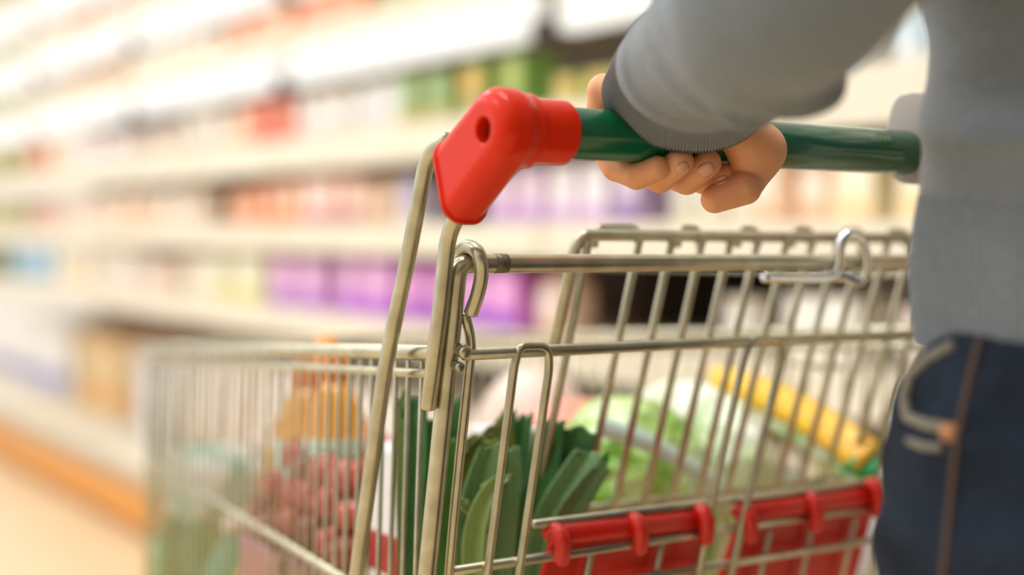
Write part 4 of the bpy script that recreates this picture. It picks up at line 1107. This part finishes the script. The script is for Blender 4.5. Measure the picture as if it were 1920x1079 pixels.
# torso of the sweater
def torso(zlist, n, rib=0, amp=0, foldf=None, inner=0):
    vs = []; fs = []
    for (z, a, b, ox, oy) in zlist:
        for k in range(n):
            th = 2 * PI * k / n
            ca, sa = math.cos(th), math.sin(th)
            ex = .85
            e_ = (foldf(z, th) if foldf else 0) + (amp * (1 - abs(math.sin(rib * th / 2)) ** .7 * 2) if rib else 0) - inner
            vs.append(Vector((PXC + ox + (a + e_) * math.copysign(abs(ca) ** ex, ca), PYC + oy + (b + e_) * math.copysign(abs(sa) ** ex, sa), z)))
    for i in range(len(zlist) - 1):
        for k in range(n):
            k2 = (k + 1) % n; fs.append((i * n + k, i * n + k2, (i + 1) * n + k2, (i + 1) * n + k))
    return vs, fs
def tf(z, th):
    e_ = 0
    for (zc, wd_, amp, ph, sk) in ((1.005, .014, .003, 4.2, .012), (1.04, .012, .022, 4.25, .03), (1.075, .013, .018, 4.2, -.03), (1.13, .02, .012, 3.9, .04), (1.24, .03, .008, 2.6, .03), (.98, .012, .002, 3.3, -.008)):
        d = z - zc - sk * math.sin((th - ph) * 1.5)
        e_ += amp * math.exp(-(d / wd_) ** 2) * (.5 + .5 * math.cos(th - ph)) ** 2
    return e_
key = [(.955, .1525, .1135), (.985, .155, .116), (1.0, .155, .116), (1.06, .152, .115), (1.15, .152, .112), (1.25, .158, .110), (1.33, .165, .105), (1.38, .13, .085), (1.41, .075, .065), (1.425, .062, .058)]
zs = np.linspace(.955, 1.425, 90)
tl_ = [(float(z), float(np.interp(z, [k[0] for k in key], [k[1] for k in key])), float(np.interp(z, [k[0] for k in key], [k[2] for k in key])), 0, 0) for z in zs]
v2, f2 = torso(tl_, 200, foldf=tf)
b_ = len(vs); vs = vs + v2; fs = fs + [tuple(i + b_ for i in f) for f in f2]
# right sleeve
rs_ = [Vector((PXC + .11, PYC, 1.36)), Vector((PXC + .19, PYC, 1.30)), Vector((PXC + .27, PYC + .03, elbow.z)), Vector((.93, HY - .06, HZ + .045))]
rc = catmull(rs_, 12)
v3, f3 = loft(rc, interp_r([(.07, .07), (.066, .066), (.056, .056), (.045, .045)], len(rc)), 60)
b_ = len(vs); vs = vs + v3; fs = fs + [tuple(i + b_ for i in f) for f in f3]
swt = link_mesh('sweater', vs, fs, KNIT, person); md = swt.modifiers.new('t', 'SOLIDIFY'); md.thickness = .003; md.offset = -1
# ribbed hem
HEM0, HEM1 = H(-.056), .985
zs = np.linspace(HEM0, HEM1, 26)
hl = [(float(z), .156 + .004 * math.sin((z - HEM0) / (HEM1 - HEM0) * PI), .118 + .004 * math.sin((z - HEM0) / (HEM1 - HEM0) * PI), 0, 0) for z in zs]
v4, f4 = torso(hl, 1600, rib=200, amp=.0006)
hem = link_mesh('hem', v4, f4, HEMK, person); hem['label'] = 'ribbed sweater hem'; md = hem.modifiers.new('t', 'SOLIDIFY'); md.thickness = .003; md.offset = -1
# ribbed cuff
cc = [c0 + (c0 - sc[4]) * .0] + sc[1:ncuff]
v5, f5 = loft(cc, [(a, b) for a, b in rad_[:ncuff]], 1600, up_hint=FRS[:ncuff], disp=lambda u, th: .0013 * (1 - 2 * abs(math.sin(80 * th)) ** .7) - .0012 * math.exp(-((u - 1) / .12) ** 2) + .0012 * math.exp(-((u) / .1) ** 2) * 0)
cuf = link_mesh('cuff', v5, f5, RIB, person); cuf['label'] = 'ribbed sleeve cuff'; md = cuf.modifiers.new('t', 'SOLIDIFY'); md.thickness = .0028; md.offset = -1
# jeans
def jsdf(X, Y, Z):
    d = (np.sqrt(((X - PXC) / .154) ** 2 + ((Y - PYC + .002) / .117) ** 2) - 1) * .113 + np.maximum(0, Z - .90) * .12 - np.maximum(0, .90 - Z) * .15
    d = smax(smax(d, Z - .945, .006), .80 - Z, .03)
    for s_ in (-1, 1):
        hip, kn, an = (PXC + s_ * .085, PYC + .004, .84), (PXC + s_ * .088, PYC + .01 + s_ * -.01, .46), (PXC + s_ * .085, PYC - .03, .10)
        d = smin(d, cap(X, Y, Z, hip, kn, .101, .072), .02); d = smin(d, cap(X, Y, Z, kn, an, .072, .060), .02)
    d = d + .0035 * np.sin(Z * 55 + X * 25 + Y * 30) * np.sin(Z * 23 + Y * 40) + .0015 * np.sin(Z * 130 + X * 90)
    return smax(d, .06 - Z, .004)
Vj, Fj = nets(jsdf, (.53, .28, .04), (.94, .60, .94), .006)
jeans = link_mesh('jeans', Vj, Fj, DENIM, person)
bvh = BVHTree.FromPolygons([Vector(v) for v in Vj], [tuple(f) for f in Fj.tolist()])
def onJ(px, py, lift=.001):
    h_, n_, i_, d_ = bvh.ray_cast(C0, ray(px, py).normalized())
    if h_ is None:
        q = P(px, py, .68); h_, n_, i_, d_ = bvh.find_nearest(q)
    if n_.dot(C0 - h_) < 0: n_ = -n_
    return h_ + n_ * lift
def dense(pl_, k=10):
    out = []
    for (a, b) in zip(pl_[:-1], pl_[1:]):
        for i in range(k): out.append((a[0] + (b[0] - a[0]) * i / k, a[1] + (b[1] - a[1]) * i / k))
    return out + [pl_[-1]]
MB().rod([onJ(x_, y_) for x_, y_ in dense([(1838, 640), (1815, 740), (1795, 830), (1786, 930), (1772, 1079), (1765, 1140)])], .0016, 8).build('side_seam', STITCH, jeans)
MB().rod([onJ(x_, y_, .0015) for x_, y_ in dense([(1790, 650), (1745, 675), (1712, 705), (1702, 745), (1706, 785), (1740, 800), (1775, 805)], 6)], .0030, 10).build('pocket_edge', FADE, jeans)
MB().rod([onJ(x_, y_, .0005) for x_, y_ in dense([(1706, 828), (1730, 838), (1765, 840)], 6)], .0022, 10).build('pocket_hem', FADE, jeans)
rv = onJ(1781, 811, 0); rn = (C0 - rv).normalized()
MB().rod([rv - rn * .002, rv + rn * .0025], .0048, 18).build('rivet', COPPER, jeans)
# shoes and hair
for s_ in (-1, 1):
    xx = PXC + s_ * .085
    def ss(X, Y, Z):
        d = smin(ell(X, Y, Z, (xx, PYC + .10, .04), (.045, .09, .045)), ell(X, Y, Z, (xx, PYC - .02, .05), (.04, .07, .06)), .03)
        return smax(d, .002 - Z, .004)
    V, F = nets(ss, (xx - .06, PYC - .11, -.004), (xx + .06, PYC + .21, .12), .006)
    link_mesh('shoe', V, F, SHOE, person)
def hs(X, Y, Z):
    d = ell(X, Y, Z, (PXC, PYC - .005, 1.58), (.088, .105, .115))
    return smax(smax(d, -ell(X, Y, Z, (PXC, PYC + .10, 1.53), (.075, .085, .095)), .01), 1.46 - Z, .01)
V, F = nets(hs, (PXC - .1, PYC - .13, 1.43), (PXC + .1, PYC + .12, 1.71), .006)
link_mesh('hair', V, F, HAIR, person)
